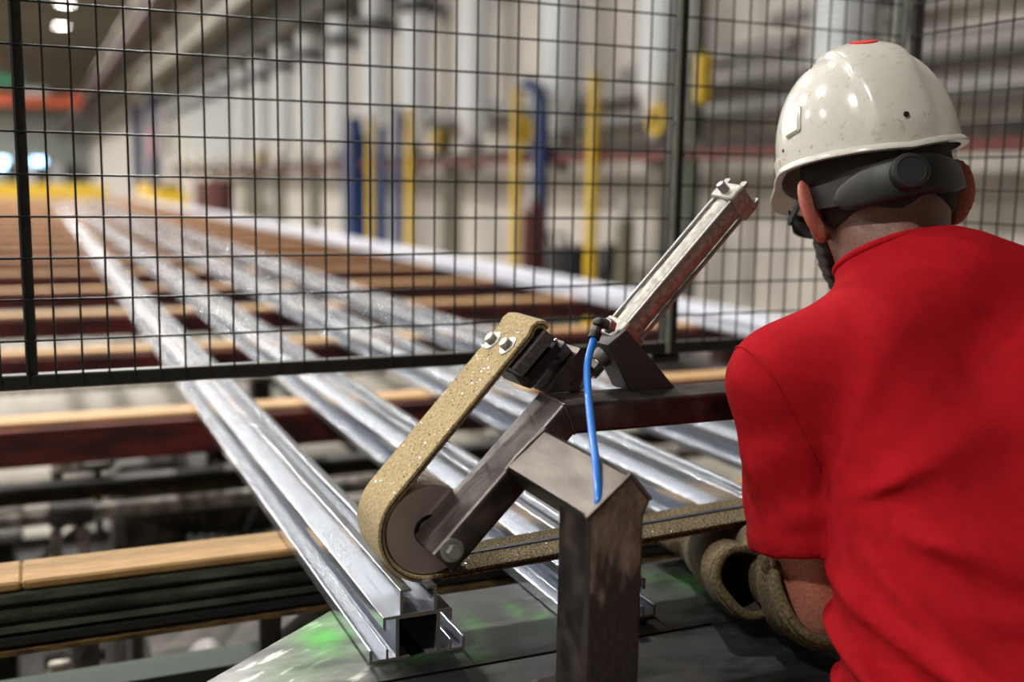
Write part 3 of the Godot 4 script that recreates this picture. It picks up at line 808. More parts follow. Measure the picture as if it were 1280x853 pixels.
func plates() -> void:
	var n := 640
	var img := Image.create(n, 256, true, Image.FORMAT_RGB8)
	var no := FastNoiseLite.new(); no.seed = 4; no.frequency = 0.02; no.fractal_octaves = 5
	var fi := FastNoiseLite.new(); fi.seed = 9; fi.frequency = 0.09; fi.fractal_octaves = 4
	# sprayed marks: centre x, z, reach along x, along z, strength
	var spray := [[0.272, -1.110, 0.030, 0.045, 0.9], [0.235, -1.05, 0.04, 0.03, 0.35], [0.300, -1.165, 0.03, 0.02, 0.55], [0.500, -1.112, 0.012, 0.03, 0.75], [0.520, -1.085, 0.02, 0.025, 0.6], [0.440, -1.085, 0.016, 0.05, 0.5], [0.415, -1.04, 0.016, 0.04, 0.8], [0.505, -1.04, 0.03, 0.02, 0.3], [0.768, -1.052, 0.022, 0.014, 1.0], [0.752, -1.10, 0.05, 0.04, 0.4], [0.70, -1.15, 0.05, 0.03, 0.35], [0.80, -1.14, 0.05, 0.03, 0.35], [0.36, -1.04, 0.05, 0.02, 0.35]]
	for y in 256:
		for x in n:
			var wx := 1.6 * x / n
			var wz := -1.22 + 0.5 * y / 256.0
			var a := no.get_noise_2d(x * 1.0, y * 1.6)
			var b := fi.get_noise_2d(x * 0.8 + y * 0.9, y * 0.25 - x * 0.2)
			var v := 0.105 + 0.05 * a + 0.035 * b
			var col := Color(v * 1.0, v * 1.01, v * 1.02)
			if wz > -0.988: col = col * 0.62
			# bare scratched metal on the left corner
			var bare := clampf((0.315 - wx) * 12.0 + a * 0.8, 0.0, 1.0) * (1.0 if wz < -0.985 else 0.35)
			var m := 0.36 + 0.14 * a + 0.22 * maxf(b, 0.0) + (0.25 if b > 0.33 else 0.0)
			col = col.lerp(Color(m, m * 1.0, m * 0.97), bare)
			var gr := 0.0
			for s in spray:
				var d := Vector2((wx - s[0]) / s[2], (wz - s[1]) / s[3]).length()
				gr = maxf(gr, s[4] * exp(-d * d * 0.9))
			gr = clampf(gr * (0.85 + 0.6 * a + 0.25 * b), 0.0, 1.0)
			col = col.lerp(Color(0.22, 0.62, 0.17), gr)
			img.set_pixel(x, y, col)
	var m := mat("plate_steel", Color(1, 1, 1), 0.6, 0.15)
	m.albedo_texture = ImageTexture.create_from_image(img)
	m.roughness_texture = noise_tex(0.02, 5, [g(0.6), g(0.95), g(1.0)], [0.2, 0.5, 0.8], 33)
	norm_map(m, normal_tex(0.03, 4, 3.0, 34), 0.12)
	var dark := mat("plate_edge", Color(0.05, 0.05, 0.05), 0.6)
	var t := thing("steel_plate", "dark scuffed steel plate with green spray marks under the profile ends", "plate", Vector3(0.5, -0.006, -1.09))
	flat_plate(t, PackedVector2Array([Vector2(0.140, -1.056), Vector2(0.298, -1.186), Vector2(1.6, -1.186), Vector2(1.6, -0.985), Vector2(0.70, -0.985), Vector2(0.70, -0.990), Vector2(0.060, -0.990)]), -0.006, 0.0, m, dark)
	t = thing("front_plate", "nearly black plate in front of the seam beneath the steel post", "plate", Vector3(0.5, -0.006, -0.9))
	flat_plate(t, PackedVector2Array([Vector2(0.0, -0.985), Vector2(0.70, -0.985), Vector2(0.77, -0.984), Vector2(0.77, -0.805), Vector2(0.0, -0.805)]), -0.006, -0.0005, m, dark)
	t = thing("plate_support", "dark box frame carrying the steel plates", "frame", Vector3(0.6, FLOOR, -1.0))
	put("beam", MB.new().box(Vector3(0.95, -0.04, -1.16), Vector3(1.25, 0.065, 0.04)), M.machine_dark, t)
	put("beam", MB.new().box(Vector3(0.4, -0.04, -0.83), Vector3(0.72, 0.065, 0.04)), M.machine_dark, t)
	put("beam", MB.new().box(Vector3(0.55, -0.04, -0.995), Vector3(0.9, 0.065, 0.05)), M.machine_dark, t)
	for p in [[0.42, -1.16], [1.5, -1.16], [0.1, -0.83]]: put("leg", MB.new().box(Vector3(p[0], (FLOOR - 0.073) / 2, p[1]), Vector3(0.05, -FLOOR - 0.073, 0.04)), M.machine_dark, t)

func flat_plate(t: Node3D, poly: PackedVector2Array, y0: float, y1: float, top: Material, side: Material) -> void:
	var idx := Geometry2D.triangulate_polygon(poly)
	var st := SurfaceTool.new()
	st.begin(Mesh.PRIMITIVE_TRIANGLES)
	for k in range(0, idx.size(), 3):
		var tr := [idx[k], idx[k + 1], idx[k + 2]]
		if (poly[tr[1]] - poly[tr[0]]).cross(poly[tr[2]] - poly[tr[0]]) < 0.0: tr.reverse()
		for i in tr:
			st.set_normal(Vector3.UP)
			st.set_uv(Vector2(poly[i].x / 1.6, (poly[i].y + 1.22) / 0.5))
			st.set_tangent(Plane(1, 0, 0, 1))
			st.add_vertex(Vector3(poly[i].x, y1, poly[i].y))
	st.set_material(top)
	put("top_sheet", st.commit(), top, t)
	var b := MB.new()
	for i in poly.size():
		var j := (i + 1) % poly.size()
		var p := poly[i]
		var q := poly[j]
		b.quad(Vector3(p.x, y1, p.y), Vector3(q.x, y1, q.y), Vector3(q.x, y0, q.y), Vector3(p.x, y0, p.y))
	for k in range(0, idx.size(), 3): b.tri(Vector3(poly[idx[k]].x, y0, poly[idx[k]].y), Vector3(poly[idx[k + 1]].x, y0, poly[idx[k + 1]].y), Vector3(poly[idx[k + 2]].x, y0, poly[idx[k + 2]].y))
	put("edge", b, side, t, 10.0)

func machinery() -> void:
	var t := thing("cross_pipe", "whitish pipe with a clamp block under the table, left behind the front lath", "pipe", Vector3(-0.6, -0.15, -2.6))
	put("pipe", rod(Vector3(-2.0, -0.120, -2.6), Vector3(0.02, -0.120, -2.6), 0.024, 14), M.pipe_white, t)
	put("clamp_block", MB.new().box(Vector3(0.045, -0.122, -2.6), Vector3(0.07, 0.085, 0.07), 0.006), M.pipe_white, t)
	put("stub", rod(Vector3(0.02, -0.155, -2.6), Vector3(0.02, -0.30, -2.6), 0.013), M.machine_grey, t)
	t = thing("hand_wheel", "small pale round wheel on a stem beside the whitish pipe clamp", "wheel", Vector3(0.12, -0.15, -2.56))
	put("rim", MB.new().lathe([Vector2(0.0, -0.012), Vector2(0.030, -0.014), Vector2(0.040, -0.006), Vector2(0.040, 0.006), Vector2(0.030, 0.012), Vector2(0.02, 0.004), Vector2(0, 0.004)], 22, Transform3D(Basis(), Vector3(0.105, -0.142, -2.56))), M.machine_grey, t)
	put("stem", rod(Vector3(0.105, -0.15, -2.56), Vector3(0.105, -0.33, -2.56), 0.008), M.machine_grey, t)
	t = thing("guide_rail", "dark flat rail with an ochre lower edge crossing under the table", "rail", Vector3(0.2, -0.22, -2.6))
	put("rail", MB.new().box(Vector3(0.0, -0.182, -2.52), Vector3(4.2, 0.028, 0.05), 0.004), M.machine_dark, t)
	put("lower_strip", MB.new().box(Vector3(0.0, -0.201, -2.505), Vector3(4.2, 0.010, 0.04)), M.ochre, t)
	t = thing("drive_shaft", "pale grey shaft crossing under the table below the dark rail", "shaft", Vector3(0.2, -0.27, -2.5))
	put("shaft", rod(Vector3(-2.0, -0.234, -2.48), Vector3(0.0, -0.234, -2.48), 0.018, 14), M.pipe_white, t)
	put("shaft", rod(Vector3(0.08, -0.232, -2.48), Vector3(2.2, -0.232, -2.48), 0.020, 14), M.pipe_white, t)
	put("coupling", rod(Vector3(-0.0, -0.232, -2.48), Vector3(0.09, -0.232, -2.48), 0.028, 16), M.machine_grey, t)
	t = thing("twin_bracket", "pair of pale upright bars joined by a block under the table at the far left", "bracket", Vector3(0.03, FLOOR, -2.4))
	for x in [0.012, 0.068]:
		put("bar", MB.new().box(Vector3(x, -0.40, -2.46), Vector3(0.024, 0.28, 0.02), 0.003), M.pipe_white, t)
		put("foot_bar", MB.new().box(Vector3(x, -0.75, -2.44), Vector3(0.036, 0.38, 0.05), 0.003), M.pipe_white, t)
	put("cross_block", MB.new().box(Vector3(0.04, -0.545, -2.45), Vector3(0.13, 0.03, 0.06), 0.004), M.machine_dark, t)
	t = thing("gear_motor", "grey gear motor on the floor under the table behind the front lath", "motor", Vector3(0.45, FLOOR, -3.1))
	put("housing", MB.new().lathe([Vector2(0, 0), Vector2(0.09, 0), Vector2(0.12, 0.02), Vector2(0.12, 0.30), Vector2(0.10, 0.33), Vector2(0.03, 0.34), Vector2(0.03, 0.40), Vector2(0, 0.40)], 24, yalong(Vector3(0.30, -0.40, -3.15), Vector3(0.75, -0.40, -3.05))), M.machine_grey, t)
	for i in 9: put("cooling_fin", MB.new().lathe([Vector2(0.11, 0), Vector2(0.135, 0), Vector2(0.135, 0.008), Vector2(0.11, 0.008)], 22, yalong(Vector3(0.33 + i * 0.03, -0.40, -3.143 + i * 0.0066), Vector3(0.78, -0.40, -3.043))), M.machine_grey, t)
	put("gear_case", MB.new().box(Vector3(0.26, -0.42, -3.16), Vector3(0.20, 0.28, 0.24), 0.03), M.machine_grey, t)
	put("terminal_box", MB.new().box(Vector3(0.48, -0.26, -3.1), Vector3(0.12, 0.07, 0.10), 0.01), M.machine_dark, t)
	put("pedestal", MB.new().box(Vector3(0.42, -0.774, -3.12), Vector3(0.5, 0.428, 0.36), 0.02), M.machine_dark, t)
	t = thing("pump_block", "grey box shaped pump on the floor right of the motor under the table", "pump", Vector3(1.5, FLOOR, -3.0))
	put("body", MB.new().box(Vector3(1.5, -0.60, -3.0), Vector3(0.45, 0.5, 0.4), 0.04), M.machine_grey, t)
	put("lid", MB.new().box(Vector3(1.5, -0.33, -3.0), Vector3(0.38, 0.05, 0.34), 0.015), M.machine_dark, t)
	put("base", MB.new().box(Vector3(1.5, -0.913, -3.0), Vector3(0.6, 0.15, 0.5), 0.01), M.machine_dark, t)
	for i in 3: put("port", rod(Vector3(1.36 + i * 0.14, -0.5, -2.79), Vector3(1.36 + i * 0.14, -0.5, -2.70), 0.03), M.machine_dark, t)
	t = thing("added_dark_tray", "added dark tray darkening the floor under the near end of the table", "tray", Vector3(-0.6, FLOOR, -2.4))  # unseen tray, added to darken the bright floor below the table
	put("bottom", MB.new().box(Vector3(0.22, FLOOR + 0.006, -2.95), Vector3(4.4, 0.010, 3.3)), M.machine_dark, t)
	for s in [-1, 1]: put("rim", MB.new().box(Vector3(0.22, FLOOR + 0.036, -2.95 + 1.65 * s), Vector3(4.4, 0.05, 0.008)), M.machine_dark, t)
	t = thing("machine_base", "dark steel base box on the floor under the left of the table", "base", Vector3(-0.5, FLOOR, -3.4))
	put("box", MB.new().box(Vector3(-0.7, -0.75, -3.5), Vector3(1.2, 0.45, 0.5), 0.02), M.machine_dark, t)
	put("lid", MB.new().box(Vector3(-0.7, -0.51, -3.5), Vector3(1.26, 0.03, 0.56), 0.01), M.machine_grey, t)
	# pipes in the next bays
	var pv: Node3D
	for i in 4:
		var zz := -3.42 - PITCH * i + 0.42
		if i == 0:
			pv = thing("bay_shaft", "pale pipe in the bay behind the fence rail, nearest of four", "shaft", Vector3(0.2, -0.14, zz), "pipes in the bays of the table")
			put("pipe", rod(Vector3(-2.0, -0.14, zz), Vector3(2.5, -0.14, zz), 0.025, 12), M.pipe_grey, pv)
			put("cover", MB.new().box(Vector3(0.1, -0.195, zz + 0.10), Vector3(4.4, 0.02, 0.10), 0.004), M.pipe_white, pv)
			for x in [-1.5, -0.5, 0.45, 1.3]: put("bearing", MB.new().box(Vector3(x, -0.15, zz), Vector3(0.06, 0.09, 0.09), 0.01), M.maroon, pv)
		else:
			var c := copy(pv, "pale pipe in the bay behind the fence rail, %s of four" % ["second", "third", "farthest"][i - 1])
			c.position.z = zz
	# cables hanging under the table
	var k := 0
	for p in [[Vector3(-0.15, -0.55, -2.75), Vector3(-0.02, -0.40, -2.7), Vector3(0.10, -0.29, -2.66)], [Vector3(0.45, -0.62, -2.8), Vector3(0.48, -0.42, -2.8), Vector3(0.56, -0.28, -2.78)], [Vector3(0.0, -0.52, -1.95), Vector3(0.03, -0.36, -1.93), Vector3(0.08, -0.24, -1.9)]]:
		tag(put("cable", MB.new().tube(smooth_path(p, 5), 0.008, 8), M.cable_black), "thin black cable hanging under the table, " + ["at the left beside the twin bars", "below the grey motor", "beside the riveted column under the front rails"][k], "cable")
		k += 1
	# parts under the front rails
	t = thing("riveted_column", "grey upright with bolts under the green black rails at the left", "column", Vector3(0.05, FLOOR, -1.85))
	put("web", MB.new().box(Vector3(0.045, -0.608, -1.86), Vector3(0.045, 0.76, 0.06), 0.004), M.machine_grey, t)
	put("side_bar", MB.new().box(Vector3(0.085, -0.60, -1.83), Vector3(0.016, 0.72, 0.02), 0.003), M.pipe_grey, t)
	put("side_bar", MB.new().box(Vector3(0.112, -0.60, -1.84), Vector3(0.016, 0.72, 0.02), 0.003), M.pipe_grey, t)
	put("plate", MB.new().box(Vector3(0.005, -0.62, -1.9), Vector3(0.035, 0.6, 0.02), 0.003), M.pipe_white, t)
	for i in 4: put("bolt", rod(Vector3(0.045, -0.28 - i * 0.07, -1.83), Vector3(0.045, -0.28 - i * 0.07, -1.815), 0.010, 6), M.machine_dark, t)
	t = thing("cast_housing", "pale grey cast housing with a hinge lug below the green black rails", "housing", Vector3(0.35, FLOOR, -1.95))
	put("body", MB.new().prism(PackedVector2Array([Vector2(0.16, -0.988), Vector2(0.85, -0.988), Vector2(0.85, -0.22), Vector2(0.44, -0.22), Vector2(0.27, -0.34), Vector2(0.16, -0.36)]), -2.15, -1.78, Transform3D(), 0.012), M.machine_grey, t)
	put("hinge_lug", MB.new().lathe([Vector2(0, -0.03), Vector2(0.035, -0.03), Vector2(0.035, 0.03), Vector2(0, 0.03)], 16, Transform3D(Basis(Vector3.RIGHT, PI / 2), Vector3(0.235, -0.305, -1.76))), M.pipe_grey, t)
	t = thing("lower_rail", "dark green rail with a pale worn top at the bottom left corner below everything else", "rail", Vector3(0.3, -0.24, -1.55))
	put("rail", MB.new().prism(PackedVector2Array([Vector2(-0.04, -0.06), Vector2(0.04, -0.06), Vector2(0.04, -0.02), Vector2(0.034, 0.0), Vector2(-0.034, 0.0), Vector2(-0.04, -0.02)]), -2.2, 1.5, Transform3D(Basis(Vector3.UP, PI / 2), Vector3(0, -0.19, -1.53))), M.rail_green, t)
	put("hanger", MB.new().box(Vector3(0.29, -0.155, -1.515), Vector3(0.03, 0.10, 0.02)), M.machine_dark, t)

func smooth_path(p: Array, steps: int) -> Array:
	var out := []
	for i in p.size() - 1:
		var a: Vector3 = p[maxi(i - 1, 0)]
		var d: Vector3 = p[mini(i + 2, p.size() - 1)]
		var b: Vector3 = p[i]
		var c: Vector3 = p[i + 1]
		for k in steps: out.append(b.cubic_interpolate(c, a, d, float(k) / steps))
	out.append(p[-1])
	return out

# ---------------------------------------------------------------- wire fence
func fence() -> void:
	var zf := -1.40
	var y0 := 0.246
	var y1 := 1.26
	var t := thing("mesh_fence", "wide black wire mesh fence panel over the profiles, left of the green post", "fence panel", Vector3(0, y0, zf))
	panel(t, Vector3(-1.0, 0, zf), Vector3(1, 0, 0), 1.8820, 0.0152 + 1.0, [0.985], y0, y1, 0.001)
	t = thing("mesh_fence", "wire mesh fence panel between the green post and the corner post, behind the cylinder", "fence panel", Vector3(0.9, y0, zf))
	panel(t, Vector3(0.8905, 0, zf), Vector3(1, 0, 0), 0.4235, 0.0290, [], y0, y1, 0.001, 0.012)
	t = thing("mesh_fence", "wire mesh fence panel turned toward the camera right of the white helmet", "fence panel", Vector3(1.33, y0, -1.2))
	panel(t, Vector3(1.3225, 0, -1.395), Vector3(0, 0, 1), 1.6, 0.0245, [], y0, y1, 0.013, 0.013)
	t = thing("fence_post", "grey green steel fence post between the two mesh panels", "post", Vector3(0.8775, y0, -1.41))
	put("tube", MB.new().prism(rrect(0.0075, 0.026, 0.0015), 0.0, 1.1, Transform3D(Basis(Vector3.RIGHT, -PI / 2), Vector3(0.8862, y0 + 0.002, -1.411))), M.post_green, t)
	put("end_block", MB.new().box(Vector3(0.8865, y0 - 0.008, -1.418), Vector3(0.05, 0.014, 0.03), 0.003), M.black_powder, t)
	t = thing("fence_post", "dark corner post of the wire fence behind the white helmet", "post", Vector3(1.322, FLOOR, -1.4))
	put("tube", MB.new().prism(rrect(0.0075, 0.026, 0.0015), 0.0, 2.4, Transform3D(Basis(Vector3.RIGHT, -PI / 2), Vector3(1.3182, FLOOR + 0.006, -1.411))), M.post_green, t)
	put("foot_plate", MB.new().box(Vector3(1.3182, FLOOR + 0.004, -1.411), Vector3(0.12, 0.008, 0.12)), M.black_powder, t)

# mesh panel from o along dir, length wide; first upright wire at w0
func panel(t: Node3D, o: Vector3, dir: Vector3, length: float, w0: float, stiff: Array, y0: float, y1: float, end_rail := 0.013, start_rail := 0.013) -> void:
	var nrm := dir.cross(Vector3.UP)
	if nrm.z < 0.0 or nrm.x > 0.5: nrm = -nrm
	var b := Basis(dir, Vector3.UP, dir.cross(Vector3.UP))
	var a := func(s: float, y: float, out := 0.0) -> Vector3: return o + dir * s + Vector3.UP * y + nrm * out
	var k := floorf(w0 / 0.03045)
	var s := w0 - k * 0.03045
	while s < length - 0.012:
		if s > 0.012: put("upright_wire", rod(a.call(s, y0 + 0.006), a.call(s, y1 - 0.006), 0.00145, 6), M.wire_dark, t, 80.0)
		s += 0.03045
	var y := 0.306
	while y < y1 - 0.02:
		put("cross_wire", rod(a.call(0.004, y, 0.0027), a.call(length - 0.004, y, 0.0027), 0.00145, 6), M.wire_dark, t, 80.0)
		y += 0.0495
	put("bottom_rail", MB.new().box(a.call(length / 2, y0 + 0.009, -0.010), Vector3(length, 0.018, 0.020), 0.0015, b), M.black_powder, t)
	put("top_rail", MB.new().box(a.call(length / 2, y1 - 0.009, -0.010), Vector3(length, 0.018, 0.020), 0.0015, b), M.black_powder, t)
	put("side_rail", MB.new().box(a.call(start_rail / 2, (y0 + y1) / 2, -0.010), Vector3(start_rail, y1 - y0 - 0.036, 0.018), 0.0015, b), M.black_powder, t)
	put("side_rail", MB.new().box(a.call(length - end_rail / 2, (y0 + y1) / 2, -0.010), Vector3(end_rail, y1 - y0 - 0.036, 0.018), 0.0015, b), M.black_powder, t)
	for f in stiff: put("stiffener", MB.new().box(a.call(f + 0.0035, (y0 + y1) / 2, -0.0035), Vector3(0.0135, y1 - y0 - 0.036, 0.004), 0.001, b), M.black_powder, t)

# ---------------------------------------------------------------- belt press in the foreground
# section (x = across, y = world z) swept along a path in the x,y plane with mitred corners; only section k is made
func sweep_xy(path: PackedVector2Array, sec: PackedVector2Array, zc: float, k0: int, k1: int, caps := true) -> MB:
	var mb := MB.new()
	var rings := []
	for i in range(k0, k1 + 1):
		var d0 := (path[i] - path[maxi(i - 1, 0)]).normalized()
		var d1 := (path[mini(i + 1, path.size() - 1)] - path[i]).normalized()
		if d0 == Vector2.ZERO: d0 = d1
		if d1 == Vector2.ZERO: d1 = d0
		var m := (d0 + d1).normalized()
		var side := Vector2(-m.y, m.x) / maxf(0.3, m.dot(d0))
		var ring := PackedVector3Array()
		for p in sec: ring.push_back(Vector3(path[i].x + side.x * p.x, path[i].y + side.y * p.x, zc + p.y))
		rings.append(ring)
	var n := sec.size()
	for i in rings.size() - 1:
		for k in n:
			var j := (k + 1) % n
			mb.quad(rings[i][j], rings[i][k], rings[i + 1][k], rings[i + 1][j])
	if caps:
		for k in range(1, n - 1):
			mb.tri(rings[0][0], rings[0][k], rings[0][k + 1])
			mb.tri(rings[-1][0], rings[-1][k + 1], rings[-1][k])
	return mb

func poly(a: Array) -> PackedVector2Array:
	var out := PackedVector2Array()
	for i in range(0, a.size(), 2): out.push_back(Vector2(a[i], a[i + 1]))
	return out

func hexbolt(at: Vector3, dir: Vector3, r: float, washer: float) -> Array:
	var f := yalong(at, at + dir)
	var w := MB.new().lathe([Vector2(r * 0.5, 0.0), Vector2(washer, 0.0), Vector2(washer, 0.0012), Vector2(washer * 0.94, 0.0018), Vector2(0, 0.0018)], 24, f)
	var h := MB.new().lathe([Vector2(r, 0.0018), Vector2(r, r * 1.05), Vector2(r * 0.85, r * 1.2), Vector2(0, r * 1.2)], 6, f)
	return [w, h]

# front face of the upright: handled brown metal above, dark scale with smears below
func face_sheet(t: Node3D) -> void:
	var img := Image.create(96, 256, true, Image.FORMAT_RGB8)
	var no := FastNoiseLite.new(); no.seed = 14; no.frequency = 0.018; no.fractal_octaves = 4
	var fi := FastNoiseLite.new(); fi.seed = 15; fi.frequency = 0.12; fi.fractal_octaves = 3
	for y in 256:
		for x in 96:
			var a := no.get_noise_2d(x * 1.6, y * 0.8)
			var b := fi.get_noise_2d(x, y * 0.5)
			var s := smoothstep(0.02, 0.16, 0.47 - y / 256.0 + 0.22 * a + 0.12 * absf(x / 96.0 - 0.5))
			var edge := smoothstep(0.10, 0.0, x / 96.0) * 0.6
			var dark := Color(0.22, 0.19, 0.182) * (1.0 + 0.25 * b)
			var worn_brown := Color(0.46, 0.405, 0.365) * (1.0 + 0.2 * b + 0.3 * a)
			img.set_pixel(x, y, dark.lerp(worn_brown, clampf(s + edge, 0.0, 1.0)))
	var m := mat("handled_steel", Color(1, 1, 1), 0.45, 0.45)
	m.albedo_texture = ImageTexture.create_from_image(img)
	var p := poly([.4560, .004, .5090, .004, .5090, .1965, .5150, .2085, .4968, .2318, .4560, .1982])
	var idx := Geometry2D.triangulate_polygon(p)
	var st := SurfaceTool.new()
	st.begin(Mesh.PRIMITIVE_TRIANGLES)
	for k in range(0, idx.size(), 3):
		var tr := [idx[k], idx[k + 1], idx[k + 2]]
		if (p[tr[1]] - p[tr[0]]).cross(p[tr[2]] - p[tr[0]]) > 0.0: tr.reverse()
		for i in tr:
			st.set_normal(Vector3.BACK)
			st.set_uv(Vector2((p[i].x - 0.452) / 0.068, 1.0 - p[i].y / 0.238))
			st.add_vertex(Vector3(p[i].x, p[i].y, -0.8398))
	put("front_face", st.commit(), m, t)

func press() -> void:
	var d := Vector3(0.690, 0.724, 0)      # along the cylinder
	var nn := Vector3(-0.724, 0.690, 0)    # up and left of it
	# welded tube frame
	var t := thing("tube_frame", "welded frame of dark square steel tube holding the felt belt roller", "steel frame", Vector3(0.4825, 0, -0.87))
	put("upright_tube", MB.new().prism(poly([.452, .0005, .513, .0005, .513, .196, .520, .209, .497, .2365, .452, .1995]), -0.901, -0.840, Transform3D(), 0.0035), M.raw_steel, t)
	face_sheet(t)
	put("foot_plate", MB.new().box(Vector3(0.4825, 0.0045, -0.8705), Vector3(0.10, 0.008, 0.10), 0.001), M.raw_steel, t)
	var sh := Transform3D(Basis(Vector3.RIGHT, Vector3.UP, Vector3(0.019, -0.013, 0.145) / 0.145), Vector3(0.433 + 0.019 * 0.985 / 0.145, 0.212 - 0.013 * 0.985 / 0.145, 0))
	put("short_tube", MB.new().prism(poly([0.0025, -0.0035, 0.0195, -0.0245, 0.0245, -0.0245, 0.0640, 0.0075, 0.0645, 0.0125, 0.0465, 0.0345, 0.0415, 0.035, 0.0015, 0.0015]), -0.986, -0.843, sh), M.worn_steel, t)
	put("mitre_weld", MB.new().tube([Vector3(.4515, .1985, -.8415), Vector3(.460, .206, -.8405), Vector3(.472, .216, -.8405), Vector3(.485, .2265, -.8405), Vector3(.4965, .236, -.8415), Vector3(.508, .223, -.8415), Vector3(.520, .209, -.8425)], 0.0023, 8), M.weld, t)
	put("joint_weld", MB.new().tube([Vector3(.4335, .2085, -.9855), Vector3(.445, .2215, -.9855), Vector3(.460, .235, -.9855), Vector3(.476, .248, -.9855), Vector3(.4935, .2285, -.986)], 0.0028, 8), M.weld, t)
	var path := poly([.366, .117, .5052, .2568, 1.2, .2568])
	var sec := rrect(0.0335, 0.066, 0.005, 3)
	put("diagonal_tube", sweep_xy(path, sec, -1.018, 0, 1), M.raw_steel, t)
	put("cross_tube", sweep_xy(path, sec, -1.018, 1, 2), M.raw_steel, t)
	put("corner_weld", MB.new().tube([Vector3(.4985, .2745, -1.045), Vector3(.4985, .2748, -1.0), Vector3(.499, .273, -.986), Vector3(.5052, .257, -.9843), Vector3(.512, .2405, -.986)], 0.0016, 8), M.weld, t)
	put("rear_upright", MB.new().prism(rrect(0.05, 0.05, 0.005), 0.0, 0.24, Transform3D(Basis(Vector3.RIGHT, -PI / 2), Vector3(1.17, 0.0005, -1.02))), M.raw_steel, t)
	put("cylinder_bracket", MB.new().prism(poly([.604, .2725, .664, .2725, .597, .343, .574, .3265]), -1.072, -1.030, Transform3D(), 0.0015), M.bracket_dark, t)
	# roller on its axle
	var c := Vector3(.374, .131, 0)
	t = thing("belt_roller", "turned steel roller that the felt belt wraps round at its lower end", "roller", c + Vector3(0, 0, -1.09))
	var rz := Transform3D(Basis(Vector3.RIGHT, PI / 2), c)
	put("drum", MB.new().lathe([Vector2(0.013, -1.130), Vector2(0.0485, -1.130), Vector2(0.0500, -1.1285), Vector2(0.0500, -1.0535), Vector2(0.0485, -1.052), Vector2(0.018, -1.052), Vector2(0.016, -1.054), Vector2(0.016, -1.066), Vector2(0.0125, -1.066)], 56, rz), M.turned_steel, t, 30.0)
	put("axle", MB.new().lathe([Vector2(0, -1.135), Vector2(0.012, -1.135), Vector2(0.012, -1.050), Vector2(0, -1.050)], 20, rz), M.bolt_steel, t)
	var hb := hexbolt(c + Vector3(0, 0, -0.9845), Vector3(0, 0, 1), 0.0085, 0.0130)
	put("washer", hb[0], M.bolt_steel, t)
	put("hex_head", hb[1], M.bolt_steel, t)
	# felt belt: round the roller, up the diagonal, curled at the clamp; lower run to the right
	t = thing("felt_belt", "thick tan felt belt looped round the steel roller, speckled with metal chips", "belt", c + Vector3(0, 0, -1.09))
	var r := 0.0545
	var a := deg_to_rad(47.8)
	var up := PackedVector2Array()
	var dirv := Vector2(cos(a), sin(a))
	var norm := Vector2(-sin(a), cos(a))
	var c2 := Vector2(c.x, c.y)
	var tip := c2 + norm * r + dirv * 0.238
	up.append_array([tip + Vector2(0.0155, 0.0015), tip + Vector2(0.0105, 0.0065), tip + Vector2(0.004, 0.0065), tip + Vector2(-0.0015, 0.0025)])
	for i in 13: up.push_back(c2 + norm * r + dirv * 0.230 * (1.0 - i / 12.0))
	var a1 := atan2(norm.y, norm.x)
	var a2 := -PI / 2 + 0.037 + TAU
	for i in range(1, 22): up.push_back(c2 + Vector2(cos(lerpf(a1, a2, i / 21.0)), sin(lerpf(a1, a2, i / 21.0))) * r)
	var run0 := up[-1]
	var run := PackedVector2Array()
	for i in 26: run.push_back(run0 + Vector2(0.031 * i, 0.037 * 0.031 * i))
	var rng := RandomNumberGenerator.new()
	rng.seed = 7
	var ply := rrect(0.0083, 0.080, 0.0018, 2)
	put("upper_run", sweep_xy(up, ply, -1.090, 0, up.size() - 1), M.felt, t, 50.0)
	put("lower_run", sweep_xy(run, ply, -1.090, 0, run.size() - 1), M.felt_dirty, t, 50.0)
	put("ply_seam", sweep_xy(up, rrect(0.0012, 0.0012, 0.0003, 1), -1.0500, 0, up.size() - 1), M.felt_seam, t)
	put("ply_seam", sweep_xy(run, rrect(0.0014, 0.0012, 0.0003, 1), -1.0500, 0, run.size() - 1), M.felt_seam, t)
	var off := PackedVector2Array()
	for p in run: off.push_back(p + Vector2(0, 0.0046))
	put("blue_guide", sweep_xy(off, rrect(0.0020, 0.0070, 0.0006, 1), -1.095, 0, off.size() - 1), M.blue_guide, t)
	# loose fibres at the edges and bright chips on the faces
	var fib := MB.new()
	for i in 190:
		var s := rng.randf() * 0.235
		var e := c2 + norm * (r + (rng.randf() - 0.5) * 0.008) + dirv * s
		var zz := -1.0505 if rng.randf() < 0.6 else -1.1295
		var o := Vector3(e.x, e.y, zz)
		var w := Vector3(rng.randf_range(-1, 1), rng.randf_range(-1, 0.6), 1.2 if zz > -1.09 else -1.2).normalized() * rng.randf_range(0.0015, 0.0045)
		fib.tube([o, o + w * 0.6, o + w + Vector3(0.001, 0.0008, 0)], 0.00028, 4, false)
	for i in 70:
		var x := rng.randf() * 0.5
		var o := Vector3(run0.x + x, run0.y + 0.037 * x + 0.0042, -1.052 if i % 2 else -1.128)
		fib.tube([o, o + Vector3(rng.randf_range(-0.002, 0.002), 0.001, rng.randf_range(-0.002, 0.002)), o + Vector3(rng.randf_range(-0.002, 0.002), 0.0028, rng.randf_range(-0.003, 0.003))], 0.00028, 4, false)
	put("loose_fibres", fib, M.felt_seam, t).set_meta("kind", "stuff")
	var mm := MultiMesh.new()
	mm.transform_format = MultiMesh.TRANSFORM_3D
	var chip := MB.new().box(Vector3.ZERO, Vector3(0.0015, 0.0003, 0.0011)).mesh()
	chip.surface_set_material(0, M.chips)
	mm.mesh = chip
	mm.instance_count = 900
